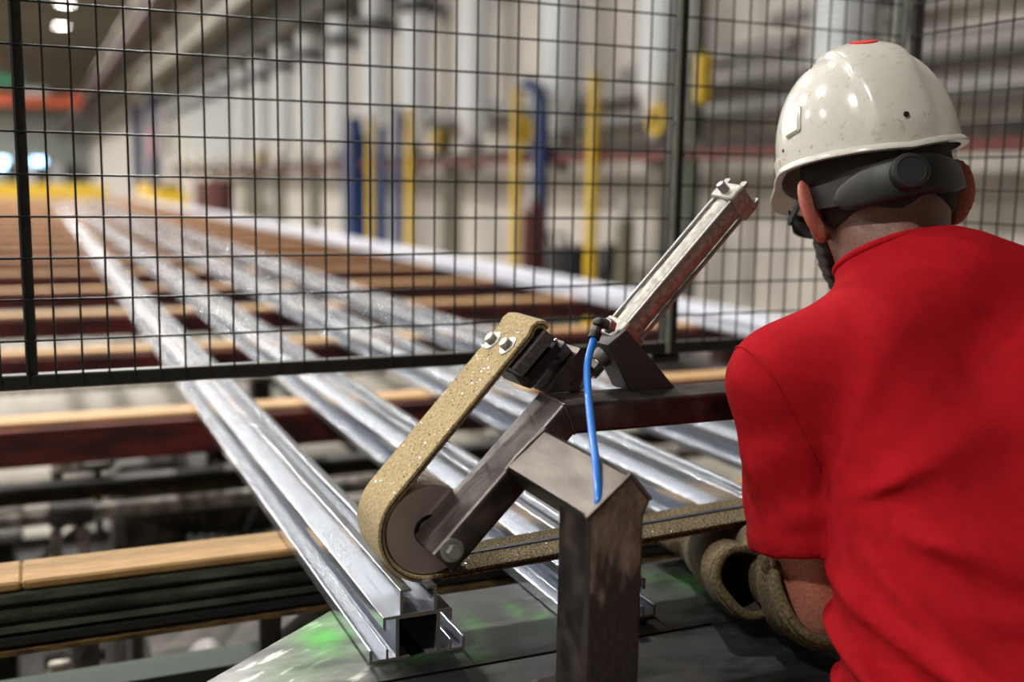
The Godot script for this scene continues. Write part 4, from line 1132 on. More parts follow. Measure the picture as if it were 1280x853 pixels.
	for i in 900:
		var p: Vector3
		if i < 430:
			var s := rng.randf() * 0.24
			var e := c2 + norm * (r + 0.0043) + dirv * s
			p = Vector3(e.x, e.y, -1.09 + 0.039 * (rng.randf() * 2.0 - 1.0))
		else:
			var x := 0.02 + pow(rng.randf(), 1.5) * 0.5
			p = Vector3(run0.x + x, run0.y + 0.037 * x + 0.0044, -1.09 + 0.039 * (rng.randf() * 2.0 - 1.0))
		mm.set_instance_transform(i, Transform3D(Basis.from_euler(Vector3(rng.randf() * 6.0, rng.randf() * 6.0, rng.randf() * 6.0)).scaled(Vector3.ONE * rng.randf_range(0.5, 1.5)), p - t.position))
	var mi := MultiMeshInstance3D.new()
	mi.name = "metal_chips"
	mi.multimesh = mm
	mi.set_meta("kind", "stuff")
	t.add_child(mi)
	var k := 0
	for zz in [-1.112, -1.070]:
		var e := c2 + norm * (r + 0.0040) + dirv * 0.2085
		hb = hexbolt(Vector3(e.x, e.y, zz), Vector3(norm.x, norm.y, 0), 0.0072, 0.0125)
		var w := put("bolt", hb[1], M.zinc, t)
		put("washer", hb[0], M.zinc, w)
		k += 1
	# clamp under the belt end
	t = thing("belt_clamp", "dark oily clamp block gripping the upper end of the felt belt", "clamp", Vector3(0.50, 0.30, -1.085))
	put("jaw", MB.new().prism(poly([.4660, .3030, .4760, .2945, .5145, .3350, .5045, .3440]), -1.125, -1.043, Transform3D(), 0.0012), M.cast_dark, t)
	put("body", MB.new().prism(poly([.474, .2945, .486, .2800, .496, .2765, .5350, .3190, .5240, .3300, .5130, .3330]), -1.118, -1.062, Transform3D(), 0.002), M.cast_dark, t)
	put("web", MB.new().prism(poly([.482, .293, .489, .286, .526, .322, .518, .329]), -1.062, -1.047, Transform3D(), 0.002), M.machine_dark, t)
	put("end_lug", MB.new().prism(poly([.518, .318, .529, .307, .541, .318, .530, .330]), -1.075, -1.050, Transform3D(), 0.002), M.cast_dark, t)
	put("grease_nipple", rod(Vector3(.526, .327, -1.06), Vector3(.523, .3315, -1.06), 0.002, 8), M.bolt_steel, t)
	put("stop_plate", MB.new().prism(poly([.5045, .2748, .545, .2748, .5560, .3130, .5450, .3230]), -1.100, -1.040, Transform3D(), 0.0012), M.raw_steel, t)
	put("hole_rim", MB.new().lathe([Vector2(0, 0), Vector2(0.0022, 0), Vector2(0.0022, 0.0004), Vector2(0, 0.0004)], 12, Transform3D(Basis(Vector3.RIGHT, PI / 2), Vector3(.534, .284, -1.0400))), M.hole_black, t)
	# pneumatic cylinder
	var b := Vector3(.5985, .3245, -1.058)
	t = thing("pneumatic_cylinder", "scuffed metal pneumatic cylinder with tie rods standing up at a slant on the frame", "cylinder", b)
	var ax := func(s: float, q := 0.0, w := 0.0) -> Vector3: return b + d * s + nn * q + Vector3(0, 0, w)
	var fr := Transform3D(Basis(nn, Vector3(0, 0, 1), nn.cross(Vector3(0, 0, 1))), b)
	if fr.basis.z.dot(d) < 0: fr = Transform3D(Basis(-nn, Vector3(0, 0, 1), (-nn).cross(Vector3(0, 0, 1))), b)
	fr.basis = fr.basis.rotated(d, 0.17)
	put("barrel", MB.new().lathe([Vector2(0.0160, 0.0), Vector2(0.0163, 0.004), Vector2(0.0163, 0.212), Vector2(0.0160, 0.216)], 40, yalong(b, b + d)), M.cylinder_metal, t)
	put("lower_cap", MB.new().prism(rrect(0.0385, 0.0385, 0.005), -0.002, 0.022, fr, 0.0012), M.cylinder_metal, t)
	put("upper_cap", MB.new().prism(rrect(0.0395, 0.0395, 0.005), 0.211, 0.234, fr, 0.0015), M.cylinder_metal, t)
	for sx in [-1, 1]:
		for sy in [-1, 1]:
			var o := fr.basis * Vector3(0.0142 * sx, 0.0142 * sy, 0)
			var rd := put("tie_rod", rod(b + o + d * 0.018, b + o + d * 0.214, 0.0023, 10), M.zinc, t)
			put("rod_nut", MB.new().lathe([Vector2(0, 0.2335), Vector2(0.0054, 0.2335), Vector2(0.0054, 0.239), Vector2(0.0030, 0.239), Vector2(0.0030, 0.242), Vector2(0, 0.242)], 6, yalong(b + o, b + o + d)), M.zinc, rd)
	var pg: Vector3 = ax.call(0.222, 0.018, 0.003)
	put("upper_port", MB.new().lathe([Vector2(0, 0), Vector2(0.0052, 0), Vector2(0.0056, 0.001), Vector2(0.0056, 0.011), Vector2(0.0046, 0.0125), Vector2(0, 0.0125)], 16, yalong(pg, pg + nn)), M.zinc, t)
	put("gland", MB.new().lathe([Vector2(0, -0.030), Vector2(0.009, -0.030), Vector2(0.0125, -0.022), Vector2(0.0125, 0.0)], 20, yalong(b, b + d)), M.cast_dark, t)
	put("rod_nut", MB.new().lathe([Vector2(0, -0.046), Vector2(0.0105, -0.046), Vector2(0.0115, -0.044), Vector2(0.0115, -0.034), Vector2(0.0105, -0.032), Vector2(0, -0.032)], 6, yalong(b, b + d)), M.cast_dark, t)
	put("piston_rod", rod(ax.call(-0.078), ax.call(-0.02), 0.006, 16), M.turned_steel, t)
	# hose and its fitting
	t = thing("air_hose", "bright blue air hose dropping from the cylinder fitting into the short tube", "hose", Vector3(0.52, 0.29, -0.97))
	put("hose", MB.new().tube(smooth_path([Vector3(.5575, .3375, -1.0325), Vector3(.5556, .3340, -1.0300), Vector3(.5368, .3110, -1.0075), Vector3(.5202, .2880, -.9736), Vector3(.4989, .2581, -.9231), Vector3(.4824, .2368, -.8828), Vector3(.4688, .2160, -.8525), Vector3(.4660, .2080, -.8470)], 8), 0.0041, 16), M.hose_blue, t)
	put("collar", rod(Vector3(.5560, .3345, -1.0308), Vector3(.5600, .3410, -1.0335), 0.0068, 16), M.cable_black, t)
	put("elbow", MB.new().tube(smooth_path([Vector3(.5595, .3405, -1.0335), Vector3(.5640, .3480, -1.0365), Vector3(.5710, .3505, -1.0390), Vector3(.5800, .3470, -1.0420)], 5), 0.0058, 12), M.cast_dark, t)
	put("elbow_cap", MB.new().lathe([Vector2(0, 0), Vector2(0.006, 0), Vector2(0.0065, 0.002), Vector2(0.0065, 0.008), Vector2(0.004, 0.010), Vector2(0, 0.010)], 12, yalong(Vector3(.5655, .3470, -1.0365), Vector3(.5625, .3560, -1.0335))), M.cable_black, t)
	put("port_nut", MB.new().lathe([Vector2(0, 0), Vector2(0.0085, 0), Vector2(0.0085, 0.009), Vector2(0, 0.009)], 6, yalong(Vector3(.5765, .3485, -1.0410), Vector3(.590, .3430, -1.0450))), M.zinc, t)

# ---------------------------------------------------------------- the worker
var XH: Transform3D
var HN: Vector3                      # base of the neck in head axes
const N := Vector3(0.893, 0.430, -0.886)
const R := Vector3(0.848, 0, 0.530)
const F := Vector3(0.530, 0, -0.848)
const SL := Vector3(0.739, 0.291, -0.921)
const EL := Vector3(0.765, 0.045, -0.886)
const WL := Vector3(0.800, 0.060, -1.040)
const SR := Vector3(1.065, 0.345, -0.785)
const ER := Vector3(1.115, 0.130, -0.780)
const WR := Vector3(1.060, 0.070, -0.990)
const PV := Vector3(0.830, -0.080, -0.650)

func head_frame() -> void:
	var yaw := deg_to_rad(23.0)
	var b := Basis(Vector3(cos(yaw), 0, sin(yaw)), Vector3.UP, Vector3(-sin(yaw), 0, cos(yaw)))
	b = Basis(b.x, deg_to_rad(-23.0)) * b
	b = Basis(b.z, deg_to_rad(9.0)) * b
	XH = Transform3D(b, Vector3(0.909, 0.482, -0.987))
	HN = XH.affine_inverse() * (NC - ND * 0.035)

func f_bare_head(p: Vector3) -> float:
	var d := ell(p, Vector3(0, 0.045, 0.008), Vector3(0.077, 0.100, 0.097))
	d = smin(d, ell(p, Vector3(0, -0.038, -0.036), Vector3(0.061, 0.074, 0.062)), 0.03)
	d = smin(d, cap(p, Vector3(0, -0.015, 0.030), HN, 0.057, 0.059), 0.035)
	d = smin(d, ell(p, Vector3(0, -0.092, -0.078), Vector3(0.026, 0.020, 0.020)), 0.02)
	return d

func f_head(p: Vector3) -> float:
	var d := f_bare_head(p)
	if p.z < -0.05:
		d = smin(d, cap(p, Vector3(0, 0.010, -0.092), Vector3(0, -0.022, -0.110), 0.010, 0.013), 0.012)
		d = smin(d, cap(p, Vector3(-0.038, 0.026, -0.082), Vector3(0.038, 0.026, -0.082), 0.010, 0.010), 0.015)
		d = smin(d, cap(p, Vector3(-0.018, -0.052, -0.093), Vector3(0.018, -0.052, -0.093), 0.006, 0.006), 0.008)
		d = smax(d, -ell(p, Vector3(-0.032, 0.008, -0.098), Vector3(0.014, 0.010, 0.012)), 0.01)
		d = smax(d, -ell(p, Vector3(0.032, 0.008, -0.098), Vector3(0.014, 0.010, 0.012)), 0.01)
	# ears: flaps that stand off toward the back
	var q := Vector3(absf(p.x), p.y, p.z)
	if q.x > 0.055:
		var e := Basis(Vector3.UP, deg_to_rad(-46.0)) * (q - Vector3(0.0850, 0.000, 0.014))
		e = Basis(Vector3.RIGHT, deg_to_rad(-10.0)) * e
		var ear := ell(e, Vector3(0, 0.004, 0.003), Vector3(0.0075, 0.036, 0.021))
		ear = smin(ear, ell(e, Vector3(0, -0.027, -0.004), Vector3(0.007, 0.011, 0.011)), 0.01)
		ear = smax(ear, -ell(e, Vector3(0.0085, 0.005, 0.001), Vector3(0.006, 0.023, 0.013)), 0.004)
		d = smin(d, ear, 0.008)
	return d

func f_hair(p: Vector3) -> float:
	var d := f_bare_head(p) - 0.0045
	var low := -0.030 + 0.006 * sin(p.x * 90.0) if p.z > 0.02 else lerpf(-0.030, 0.040, clampf((0.02 - p.z) / 0.06, 0.0, 1.0))
	d = smax(d, low - p.y, 0.008)
	return smax(d, -0.062 - p.z, 0.006)

func f_beard(p: Vector3) -> float:
	var d := f_bare_head(p) - 0.008 - 0.002 * sin(p.y * 400.0 + p.z * 300.0)
	d = smax(d, p.z - (-0.018 if p.y > -0.05 else lerpf(-0.018, -0.045, clampf((-0.05 - p.y) / 0.05, 0.0, 1.0))), 0.006)
	var top := 0.02 if absf(p.x) > 0.060 else lerpf(-0.034, 0.0, clampf((absf(p.x) - 0.042) / 0.018, 0.0, 1.0))
	d = smax(d, p.y - top, 0.008)
	d = smax(d, 0.0 - (absf(p.x) - 0.0) if absf(p.x) < 0.001 else -1.0, 0.004)
	return smax(d, -0.118 - p.y, 0.006)

func f_body(p: Vector3) -> float:
	var d := cap(p, N - R * 0.01 - Vector3(0, 0.135, 0), PV - R * 0.05 + Vector3(0, 0.06, 0), 0.080, 0.085)
	d = smin(d, cap(p, N + R * 0.10 - Vector3(0, 0.120, 0), PV + R * 0.07 + Vector3(0, 0.06, 0), 0.080, 0.090), 0.06)
	d = smin(d, cap(p, NC - ND * 0.07, NC + ND * 0.01, 0.056, 0.055), 0.04)
	d = smin(d, cap(p, N - Vector3(0, 0.05, 0), SL, 0.043, 0.046), 0.04)
	d = smin(d, cap(p, N - Vector3(0, 0.05, 0), SR, 0.043, 0.046), 0.04)
	d = smin(d, minf(cap(p, SL, EL, 0.050, 0.043), cap(p, EL, WL, 0.042, 0.028)), 0.02)
	d = smin(d, minf(cap(p, SR, ER, 0.050, 0.041), cap(p, ER, WR, 0.040, 0.028)), 0.02)
	d = smin(d, minf(f_leg(p, -1, 0.0), f_leg(p, 1, 0.0)), 0.04)
	return d

func f_leg(p: Vector3, s: float, fat: float) -> float:
	var hip := PV + R * 0.09 * s + Vector3(0, -0.03, 0)
	var knee := PV + R * 0.11 * s + F * 0.05 + Vector3(0, -0.46, 0)
	var ank := Vector3(PV.x, FLOOR + 0.09, PV.z) + R * 0.12 * s - F * 0.03
	return smin(cap(p, hip, knee, 0.075 + fat, 0.055 + fat), cap(p, knee, ank, 0.055 + fat, 0.038 + fat * 1.4), 0.03)

const NC := Vector3(0.882, 0.432, -0.936)
var ND := (Vector3(0, 0.95, 0) - R * 0.30 + F * 0.42).normalized()
const ARM_CUT := 0.70
func fold(p: Vector3) -> float:
	# creases that fan out from the armpit across the back and round the waist
	var c := Vector3(0.757, 0.178, -0.835)
	var q := p - c
	var u := q.dot(R)
	var v := q.y
	var out := 0.0
	if u > -0.03:
		var rr := sqrt(u * u + v * v)
		var ang := atan2(v, u + 0.03)
		var w := smoothstep(0.01, 0.06, rr) * (1.0 - smoothstep(0.14, 0.30, rr)) * smoothstep(-0.03, 0.01, u)
		out += w * 0.0160 * pow(0.5 + 0.5 * sin(ang * 9.0 + 0.6 + 12.0 * rr), 2.5) * lerpf(1.0, 0.35, smoothstep(0.03, 0.09, v))
	# waist folds: long slanting rolls low on the back
	var w2 := smoothstep(0.16, 0.06, p.y) * smoothstep(-0.10, 0.0, p.y)
	out += w2 * 0.0190 * pow(0.5 + 0.5 * sin(p.y * 125.0 + u * 26.0 + 1.2 * sin(u * 22.0) + 0.8), 2.0)
	return out

func f_shirt(p: Vector3) -> float:
	var low := Vector3(0, 0.050, 0)
	var d := cap(p, N - R * 0.042 - F * 0.022 - Vector3(0, 0.122, 0), PV - R * 0.050 + Vector3(0, 0.06, 0), 0.092, 0.106)
	d = smin(d, cap(p, N + R * 0.110 - Vector3(0, 0.120, 0), PV + R * 0.075 + Vector3(0, 0.06, 0), 0.100, 0.112), 0.07)
	d = smin(d, cap(p, N - F * 0.012 - R * 0.01 - low, SL, 0.056, 0.057), 0.04)
	d = smin(d, cap(p, N - F * 0.012 + R * 0.03 - low * 0.55, SR, 0.060, 0.060), 0.04)
	d = smin(d, ell(p, N + R * 0.12 - F * 0.065 + Vector3(0, -0.17, 0), Vector3(0.07, 0.10, 0.05)), 0.06)
	d = smin(d, ell(p, N - R * 0.055 - F * 0.060 + Vector3(0, -0.17, 0), Vector3(0.06, 0.09, 0.045)), 0.06)
	d -= fold(p)
	# sleeves, open at the hem
	for s in [0, 1]:
		var a: Vector3 = SL if s == 0 else SR
		var b: Vector3 = EL if s == 0 else ER
		var ax := (b - a).normalized()
		var L := (b - a).length()
		var t := (p - a).dot(ax)
		if t > -0.16 and t < L * ARM_CUT + 0.06 and (p - a - ax * t).length() < 0.2:
			var hem := L * ARM_CUT
			var sl := cap(p, a, a + ax * L, 0.060, 0.066)
			sl -= 0.0022 * smoothstep(hem - 0.024, hem - 0.020, t)
			sl -= 0.0035 * sin(t * 60.0 + 3.0 * sin((p - a).dot(F) * 40.0)) * smoothstep(0.02, 0.08, t) * (1.0 - smoothstep(hem - 0.05, hem - 0.02, t))
			sl = smax(sl, t - hem, 0.004)
			var inside := cap(p, a, b, 0.050, 0.053)
			if t > hem - 0.05: sl = smax(sl, -maxf(inside, hem - 0.04 - t), 0.003)
			var kk := smoothstep(-0.02, 0.10, t)
			var gap := absf(d - sl)
			d = smin(d, sl, lerpf(0.045, 0.008, kk))
			if gap < 0.016: d += 0.0055 * kk * (1.0 - smoothstep(hem - 0.075, hem - 0.05, t)) * pow(1.0 - gap / 0.016, 2.0)
	d = smin(d, cap(p, NC - ND * 0.05, NC + ND * 0.02, 0.068, 0.0635), 0.03)
	d = smax(d, (p - NC).dot(ND), 0.004)
	d = smax(d, PV.y - 0.10 - p.y, 0.008)
	return d

func person() -> void:
	head_frame()
	var t := thing("person", "worker seen from behind in a red T-shirt, bending over the plate, face turned away", "person", Vector3(PV.x, FLOOR, PV.z))
	var inv := XH.affine_inverse()
	var hd := nets(f_head, Vector3(-0.12, -0.16, -0.14), Vector3(0.12, 0.16, 0.13), 0.0034)
	var pts: PackedVector3Array = hd[0]
	for i in pts.size(): pts[i] = XH * pts[i]
	var bd := nets(f_body, Vector3(0.50, FLOOR + 0.05, -1.12), Vector3(1.22, 0.50, -0.40), 0.012)
	var tint := func(p: Vector3) -> Color:
		var q := inv * p
		var c := Color(0.50, 0.225, 0.165)
		if q.y > -0.2 and q.length() < 0.25:
			if absf(q.x) > 0.078: c = c.lerp(Color(0.50, 0.18, 0.135), smoothstep(0.078, 0.090, absf(q.x)))
			elif q.z > -0.03:
				var st := smoothstep(-0.118, -0.050, q.y + 0.012 * sin(q.x * 60.0)) * smoothstep(-0.03, 0.0, q.z)
				c = c.lerp(Color(0.11, 0.065, 0.048), st * 0.85)
			elif q.z < -0.04 and q.y < -0.04: c = c.lerp(Color(0.12, 0.07, 0.05), 0.5)
		elif p.y < 0.2: c = Color(0.46, 0.20, 0.145)
		return c
	put("body", net_mesh([bd, [pts, hd[1]]], tint), M.skin, t)
	var hr := nets(f_hair, Vector3(-0.12, -0.06, -0.10), Vector3(0.12, 0.17, 0.14), 0.005)
	pts = hr[0]
	for i in pts.size(): pts[i] = XH * pts[i]
	put("hair", net_mesh([[pts, hr[1]]]), M.hair, t)
	hr = nets(f_beard, Vector3(-0.10, -0.14, -0.15), Vector3(0.10, 0.05, 0.02), 0.004)
	pts = hr[0]
	for i in pts.size(): pts[i] = XH * pts[i]
	put("beard", net_mesh([[pts, hr[1]]]), M.hair, t)
	for s in [-1, 1]: put("eye", MB.new().lathe(ball(0.0115, 8), 14, Transform3D(Basis(), XH * Vector3(0.032 * s, 0.008, -0.083))), M.eye_white, t)
	put("shirt", net_mesh([nets(f_shirt, Vector3(0.50, -0.22, -1.06), Vector3(1.26, 0.56, -0.40), 0.0058, 2.0)]), M.shirt_red, t)
	put("collar", MB.new().tube(ring_path(NC - ND * 0.004, 0.0630, ND, 40), 0.0050, 10, false), M.shirt_red, t, 80.0)
	# armhole and hem seams lie on the cloth
	var pn := (Vector3(0.750, 0.173, -0.847) - Vector3(0.693, 0.326, -0.950)).cross(Vector3(0.702, 0.264, -0.855) - Vector3(0.693, 0.326, -0.950)).normalized()
	put("armhole_seam", MB.new().tube(on_shirt(Vector3(0.737, 0.27, -0.915), pn, Vector3(0.702, 0.264, -0.855)), 0.0016, 6), M.shirt_red, t, 80.0)
	var ax := (EL - SL).normalized()
	for s in [0.60, 0.685]: put("hem_seam", MB.new().tube(on_shirt(SL + ax * (EL - SL).length() * s, ax, Vector3.ZERO), 0.0009, 6), M.shirt_red, t, 80.0)
	var lf := func(p: Vector3) -> float:
		var d := minf(f_leg(p, -1, 0.016), f_leg(p, 1, 0.016))
		d = smin(d, ell(p, PV + Vector3(0, -0.02, 0), Vector3(0.15, 0.12, 0.13)), 0.06)
		return smax(d, FLOOR + 0.06 - p.y, 0.01)
	put("trousers", net_mesh([nets(lf, Vector3(0.50, FLOOR + 0.02, -0.85), Vector3(1.05, 0.08, -0.38), 0.014)]), M.trousers, t)
	for s in [-1, 1]:
		var heel: Vector3 = Vector3(PV.x, FLOOR + 0.045, PV.z) + R * 0.12 * s - F * 0.06
		var toe: Vector3 = heel + F * 0.22
		var sf := func(p: Vector3) -> float:
			var d := smin(cap(p, heel, toe, 0.044, 0.038), cap(p, heel + F * 0.04, heel + F * 0.04 + Vector3(0, 0.07, 0), 0.042, 0.048), 0.03)
			return smax(d, FLOOR + 0.002 - p.y, 0.004)
		put("shoe", net_mesh([nets(sf, heel - Vector3(0.3, 0.06, 0.3), heel + Vector3(0.3, 0.14, 0.3), 0.012)]), M.shoe_black, t)

# closed curve where the plane through c with normal n meets the shirt
func on_shirt(c: Vector3, n: Vector3, through: Vector3) -> Array:
	if through != Vector3.ZERO: c -= n * (c - through).dot(n)
	var x := n.cross(Vector3(0.3, 0.2, 0.9)).normalized()
	var y := n.cross(x)
	var rr := []
	var start := 0
	for k in 72:
		var dir := x * cos(TAU * k / 72) + y * sin(TAU * k / 72)
		var r := 0.03
		while r < 0.16 and f_shirt(c + dir * r) < 0.0: r += 0.003
		while f_shirt(c + dir * r) > 0.0 and r > 0.0: r -= 0.0005
		rr.append(r)
		if r > 0.085: start = k
	var best := []
	var out := []
	for j in range(1, 73):
		var k := (start + j) % 72
		if rr[k] < 0.085: out.append(c + (x * cos(TAU * k / 72) + y * sin(TAU * k / 72)) * (rr[k] + 0.0003))
		if rr[k] >= 0.085 or j == 72:
			if out.size() > best.size(): best = out.duplicate()
			out.clear()
	return best

func ball(r: float, n: int) -> Array:
	var out := []
	for i in n + 1: out.append(Vector2(r * sin(PI * i / n), -r * cos(PI * i / n)))
	return out

# hollow tube with thickness along centres; rim is the first ring
func cuff(t: Node3D, cs: Array, ns: Array, rs: Array, squash: float, called: String, m: Material, lining: Material) -> void:
	var outer := []
	var inner := []
	for i in cs.size():
		var f := yalong(Vector3.ZERO, ns[i])
		var ro := PackedVector3Array()
		var ri := PackedVector3Array()
		for k in 32:
			var a := TAU * k / 32
			var wob := 1.0 + 0.035 * sin(a * 3.0 + i) + 0.02 * sin(a * 5.0 + 2.0 * i)
			var v: Vector3 = f.basis.x * cos(a) * squash + f.basis.z * sin(a)
			ro.push_back(cs[i] + v * rs[i] * wob)
			ri.push_back(cs[i] + v * (rs[i] * wob - 0.006))
		outer.append(ro)
		inner.append(ri)
	var mb := MB.new()
	var mi := MB.new()
	for i in cs.size() - 1:
		for k in 32:
			var j := (k + 1) % 32
			mb.quad(outer[i][k], outer[i][j], outer[i + 1][j], outer[i + 1][k])
			mi.quad(inner[i][j], inner[i][k], inner[i + 1][k], inner[i + 1][j])
	put(called, mb, m, t, 70.0)
	put("lining", mi, lining, t, 70.0)
	var rim := []
	var rim2 := []
	for k in 33:
		rim.append((outer[0][k % 32] + inner[0][k % 32]) / 2.0)
		rim2.append(outer[0][k % 32].lerp(outer[1][k % 32], 0.32))
	put("rim", MB.new().tube(rim, 0.0055, 8, false), m, t, 80.0)
	put("hem_roll", MB.new().tube(rim2, 0.0030, 6, false), m, t, 80.0)

func gloves() -> void:
	var t := thing("work_glove", "long olive work glove pulled over the worker's forearm, its cuff open round the elbow", "glove", Vector3(0.76, 0.0, -0.95))
	cuff(t, [Vector3(0.752, 0.074, -0.862), Vector3(0.755, 0.062, -0.880), Vector3(0.764, 0.058, -0.915), Vector3(0.780, 0.060, -0.97), Vector3(0.798, 0.062, -1.03)], [Vector3(0.05, -0.75, -0.65), Vector3(0.08, -0.6, -0.8), Vector3(0.15, -0.25, -1), Vector3(0.25, 0.0, -1), Vector3(0.2, 0.0, -1)], [0.058, 0.056, 0.053, 0.046, 0.040], 1.0, "gauntlet", M.glove_olive, M.glove_lining)
	hand(t, WL, Vector3(0.15, 0.05, -1.0).normalized(), 1.0)
	t = thing("work_glove", "olive work glove with a gaping cuff lying left of the worker's elbow on the plate", "glove", Vector3(0.735, 0.0, -0.96))
	cuff(t, [Vector3(0.722, 0.062, -0.950), Vector3(0.726, 0.054, -0.968), Vector3(0.738, 0.048, -1.0), Vector3(0.756, 0.044, -1.06), Vector3(0.77, 0.042, -1.10)], [Vector3(0.25, -0.45, -0.85), Vector3(0.25, -0.4, -0.9), Vector3(0.3, -0.15, -1), Vector3(0.3, 0, -1), Vector3(0.3, 0, -1)], [0.043, 0.044, 0.041, 0.037, 0.034], 0.9, "gauntlet", M.glove_olive, M.glove_lining)
	hand(t, Vector3(0.772, 0.040, -1.10), Vector3(0.35, -0.05, -1.0).normalized(), 0.95)
	t = thing("work_glove", "olive work glove on the worker's other hand, hidden in front of the body", "glove", WR)
	hand(t, WR, Vector3(-0.3, -0.1, -1.0).normalized(), -1.0)

func hand(t: Node3D, w: Vector3, dir: Vector3, side: float) -> void:
	var x := dir.cross(Vector3.UP).normalized()
	var up := x.cross(dir)
	var f := func(p: Vector3) -> float:
		var d := cap(p, w, w + dir * 0.05, 0.034, 0.030)
		d = smin(d, ell((p - w - dir * 0.065), Vector3.ZERO, Vector3(0.045, 0.022, 0.05)), 0.02)
		for i in 4:
			var o := w + dir * 0.095 + x * (i - 1.5) * 0.021
			var len: float = [0.030, 0.036, 0.034, 0.026][i]
			var k := o + dir * len + up * -0.004
			d = smin(d, minf(cap(p, o, k, 0.0105, 0.010), cap(p, k, k + dir * len * 0.5 - up * 0.022, 0.010, 0.009)), 0.006)
		var th := w + dir * 0.04 - x * 0.035 * side
		return smin(d, minf(cap(p, th, th + dir * 0.035 - x * 0.018 * side, 0.012, 0.011), cap(p, th + dir * 0.035 - x * 0.018 * side, th + dir * 0.062 - x * 0.018 * side - up * 0.008, 0.011, 0.010)), 0.01)
	put("hand", net_mesh([nets(f, w - Vector3(0.2, 0.1, 0.2), w + Vector3(0.2, 0.1, 0.2), 0.006)]), M.glove_olive, t)

# ---------------------------------------------------------------- helmet and glasses
var HT: Transform3D
func dome(az: float, t: float) -> Vector3:
	# az 0 = back (local +z), turning to the right side; t 0 = crown .. 1 = rim
	var s := sin(az)
	var c := cos(az)
	var rz := 0.122 if c > 0 else 0.136
	var rho := sin(t * PI / 2)
	var y := pow(maxf(cos(t * PI / 2), 0.0), 0.90) * 0.135
	var p := Vector3(s * 0.108 * pow(rho, 0.92), y, c * rz * pow(rho, 0.92))
	# raised centre band from front to back
	var w := lerpf(0.042, 0.033, t)
	var band := 1.0 - smoothstep(w - 0.0015, w + 0.0055, absf(p.x))
	var n := Vector3(p.x / 0.0117, p.y / 0.020 + 0.5, p.z / 0.0149).normalized()
	p += n * 0.0048 * band * (1.0 - smoothstep(0.93, 1.0, t))
	# rim line: dips at the front, rises a little over the ears
	p.y += t * t * (-0.010 - 0.010 * maxf(-c, 0.0) - 0.012 * maxf(c, 0.0) + 0.010 * absf(s))
	return p

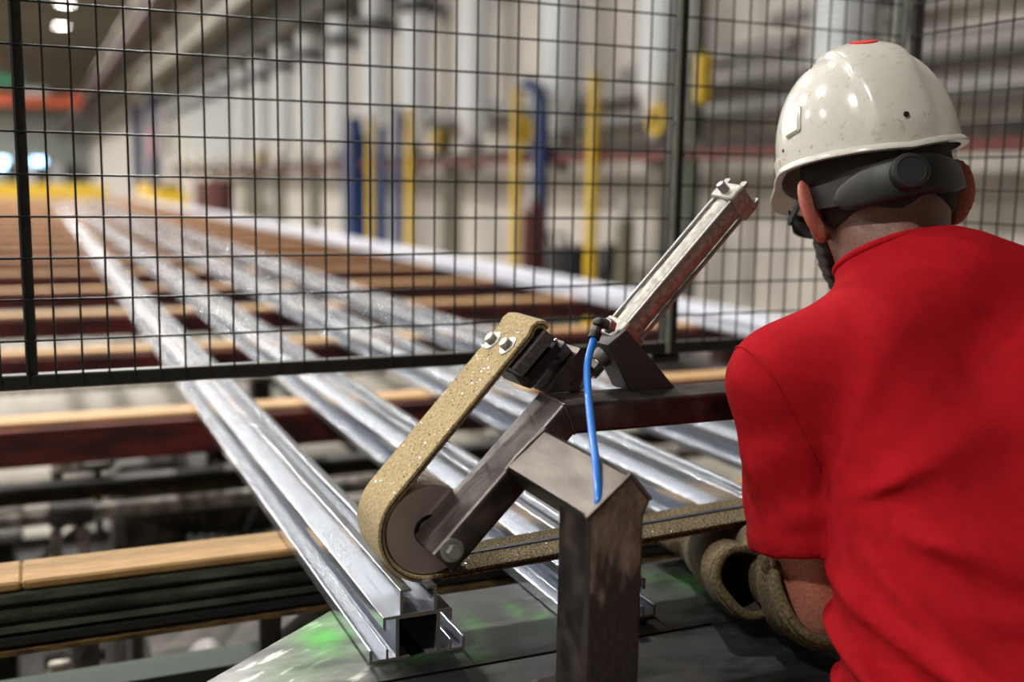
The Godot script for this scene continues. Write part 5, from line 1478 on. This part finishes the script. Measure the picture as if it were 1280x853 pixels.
func helmet() -> void:
	HT = XH * Transform3D(Basis(Vector3.RIGHT, deg_to_rad(7.0)).scaled(Vector3.ONE * 0.95), Vector3(0.0, 0.066, 0.0))
	var t := thing("safety_helmet", "glossy white safety helmet with a raised centre band on the worker's head", "helmet", HT.origin)
	var nu := 96
	var nv := 30
	var rows := []
	for i in nv + 1:
		var row := PackedVector3Array()
		for k in nu: row.push_back(HT * dome(TAU * k / nu, maxf(i / float(nv), 0.002)))
		rows.append(row)
	var lip := []
	for ring in [[0.0035, -0.001], [0.0065, -0.006], [0.0060, -0.0085], [0.002, -0.0085]]:
		var row := PackedVector3Array()
		for k in nu:
			var az := TAU * k / nu
			var p := dome(az, 1.0)
			var out := Vector3(p.x, 0, p.z).normalized()
			var peak := smoothstep(0.35, 0.95, -cos(az))
			var o: float = ring[0]
			row.push_back(HT * (p + out * (o + peak * 0.034 * clampf(o / 0.006, 0.0, 1.0)) + Vector3(0, ring[1] - peak * 0.006 * clampf(o / 0.006, 0.0, 1.0), 0)))
		lip.append(row)
	rows.append_array(lip)
	for i in nv:
		var row := PackedVector3Array()
		for k in nu:
			var q := dome(TAU * k / nu, 1.0 - i / float(nv))
			var inn := Vector3(q.x * 0.972, q.y - 0.003 - (0.0055 if i == 0 else 0.0), q.z * 0.972)
			row.push_back(HT * inn)
		rows.append(row)
	var mb := MB.new()
	for i in rows.size() - 1:
		for k in nu:
			var j := (k + 1) % nu
			mb.quad(rows[i][k], rows[i + 1][k], rows[i + 1][j], rows[i][j])
	put("shell", mb, M.hat_white, t, 50.0)
	# side pocket and accessory slot on the left
	var sx := func(az: float, tt: float) -> Transform3D:
		var p := dome(az, tt)
		var n := (dome(az, tt + 0.01) - dome(az, tt - 0.01)).cross(dome(az + 0.02, tt) - dome(az - 0.02, tt)).normalized()
		if n.dot(p) < 0.0: n = -n
		var y := (dome(az, tt - 0.01) - dome(az, tt + 0.01)).normalized()
		return HT * Transform3D(Basis(y.cross(n), y, n), p)
	var fr: Transform3D = sx.call(deg_to_rad(-72), 0.80)
	put("side_pocket", MB.new().box(fr.origin, Vector3(0.030, 0.034, 0.006), 0.0025, fr.basis), M.hat_white, t)
	fr = sx.call(deg_to_rad(-98), 0.985)
	put("slot_cover", MB.new().box(fr.origin, Vector3(0.020, 0.022, 0.008), 0.002, fr.basis), M.hat_white, t)
	fr = sx.call(deg_to_rad(88), 0.97)
	put("slot_cover", MB.new().box(fr.origin, Vector3(0.030, 0.026, 0.009), 0.003, fr.basis), M.hat_white, t)
	for k in 7:
		fr = sx.call(deg_to_rad(-112 + k * 7.0), 0.37)
		put("vent_slot", MB.new().box(fr.origin, Vector3(0.0022, 0.0045, 0.002), 0.0, fr.basis), M.machine_dark, t)
	for a in [[0.0, 0.90, 0.0034], [-86.0, 0.93, 0.0022]]:
		fr = sx.call(deg_to_rad(a[0]), a[1])
		put("hole", MB.new().lathe([Vector2(0, 0.0), Vector2(a[2], 0.0), Vector2(a[2], 0.0008), Vector2(0, 0.0008)], 16, fr * Transform3D(Basis(Vector3.RIGHT, PI / 2), Vector3(0, 0, 0.0010 if a[0] == 0.0 else 0.0))), M.hole_black, t)
	var st := MB.new()
	var top := []
	for i in 4:
		var row := PackedVector3Array()
		for k in 28:
			var p := dome(TAU * k / 28, 0.002)
			var rr: float = 0.0170 * [0.0005, 0.6, 1.0, 1.0][i]
			var a := TAU * k / 28
			var q := Vector3(sin(a) * rr, 0, cos(a) * rr + 0.052)
			# rest on the shell under it
			var tt := asin(clampf(pow(Vector2(q.x / 0.108, q.z / 0.13).length(), 1.0 / 0.92), 0.0, 1.0)) * 2.0 / PI
			q.y = dome(atan2(q.x, q.z), tt).y + (0.0009 if i < 3 else -0.001)
			row.push_back(HT * q)
		top.append(row)
	for i in 3:
		for k in 28: st.quad(top[i][k], top[i + 1][k], top[i + 1][(k + 1) % 28], top[i][(k + 1) % 28])
	put("red_sticker", st, M.sticker_red, t)
	# headband, ratchet housing and knob at the back
	var band := MB.new()
	var g := []
	for i in 5:
		var row := PackedVector3Array()
		for k in 72:
			var az := TAU * k / 72
			var back := smoothstep(0.0, 0.9, cos(az))
			var hh := lerpf(0.013, 0.016, back)
			var drop := lerpf(0.028, -0.004, smoothstep(-0.6, 0.9, cos(az)))
			var rr: float = [0.0, 0.0035, 0.0035, 0.0, 0.0][i] as float
			var y: float = [-hh, -hh, hh, hh, -hh][i]
			row.push_back(XH * Vector3(sin(az) * (0.0845 + rr), drop + y, cos(az) * (0.098 + rr) + 0.010))
		g.append(row)
	for i in 4:
		for k in 72:
			var j := (k + 1) % 72
			band.quad(g[i][k], g[i][j], g[i + 1][j], g[i + 1][k])
	put("headband", band, M.hat_black, t)
	var hs := MB.new()
	g = []
	for i in 7:
		var row := PackedVector3Array()
		for k in 25:
			var u := k / 24.0 * 2.0 - 1.0
			var az := u * deg_to_rad(54) - 0.12
			var hh := 0.0215 * pow(maxf(1.0 - pow(absf(u), 3.5), 0.0), 0.6) + 0.0015
			var rr: float = [0.002, 0.008, 0.012, 0.0135, 0.012, 0.008, 0.002][i] * (0.35 + 0.65 * (1.0 - u * u))
			var y: float = [-1.0, -0.97, -0.7, 0.0, 0.7, 0.97, 1.0][i] * hh
			row.push_back(XH * Vector3(sin(az) * (0.085 + rr), -0.008 + y, cos(az) * (0.099 + rr) + 0.010))
		g.append(row)
	for i in 6:
		for k in 24: hs.quad(g[i][k], g[i][k + 1], g[i + 1][k + 1], g[i + 1][k])
	put("ratchet_housing", hs, M.hat_black, t, 60.0)
	var kx := XH * Transform3D(Basis(Vector3.UP, -0.12) * Basis(Vector3.RIGHT, PI / 2), Vector3(-0.013, -0.008, 0.115))
	put("ratchet_knob", MB.new().lathe([Vector2(0.0205, 0.0), Vector2(0.0205, 0.012), Vector2(0.0190, 0.0145), Vector2(0.0150, 0.0152), Vector2(0.0145, 0.0142), Vector2(0, 0.0142)], 36, kx), M.knob_grey, t)

func glasses() -> void:
	var t := thing("safety_glasses", "dark blue safety glasses hooked over the worker's ear under the helmet", "glasses", XH.origin)
	for s in [-1, 1]: put("temple", MB.new().tube([XH * Vector3(0.083 * s, 0.012, 0.020), XH * Vector3(0.0845 * s, 0.026, 0.0), XH * Vector3(0.084 * s, 0.026, -0.04), XH * Vector3(0.080 * s, 0.024, -0.085)], [0.003, 0.0045, 0.004, 0.004], 8), M.navy, t)
	var mb := MB.new()
	var g := []
	for i in 5:
		var row := PackedVector3Array()
		for k in 21:
			var az := deg_to_rad(lerpf(-62, 62, k / 20.0))
			var rr: float = [0.0, 0.0, 0.002, 0.002, 0.0][i] as float
			var y: float = [-0.014, 0.016, 0.016, -0.014, -0.014][i]
			if absf(az) < 0.15 and y < 0: y = -0.004
			row.push_back(XH * Vector3(sin(az) * (0.090 + rr), y + 0.022, -cos(az) * (0.088 + rr) - 0.036))
		g.append(row)
	for i in 4:
		for k in 20: mb.quad(g[i][k], g[i][k + 1], g[i + 1][k + 1], g[i + 1][k])
	put("lens", mb, M.lens_blue, t)

func _ready() -> void:
	camera_and_light()
	make_materials()
	hall()
	background()
	table()
	profiles()
	plates()
	machinery()
	fence()
	press()
	person()
	gloves()
	helmet()
	glasses()
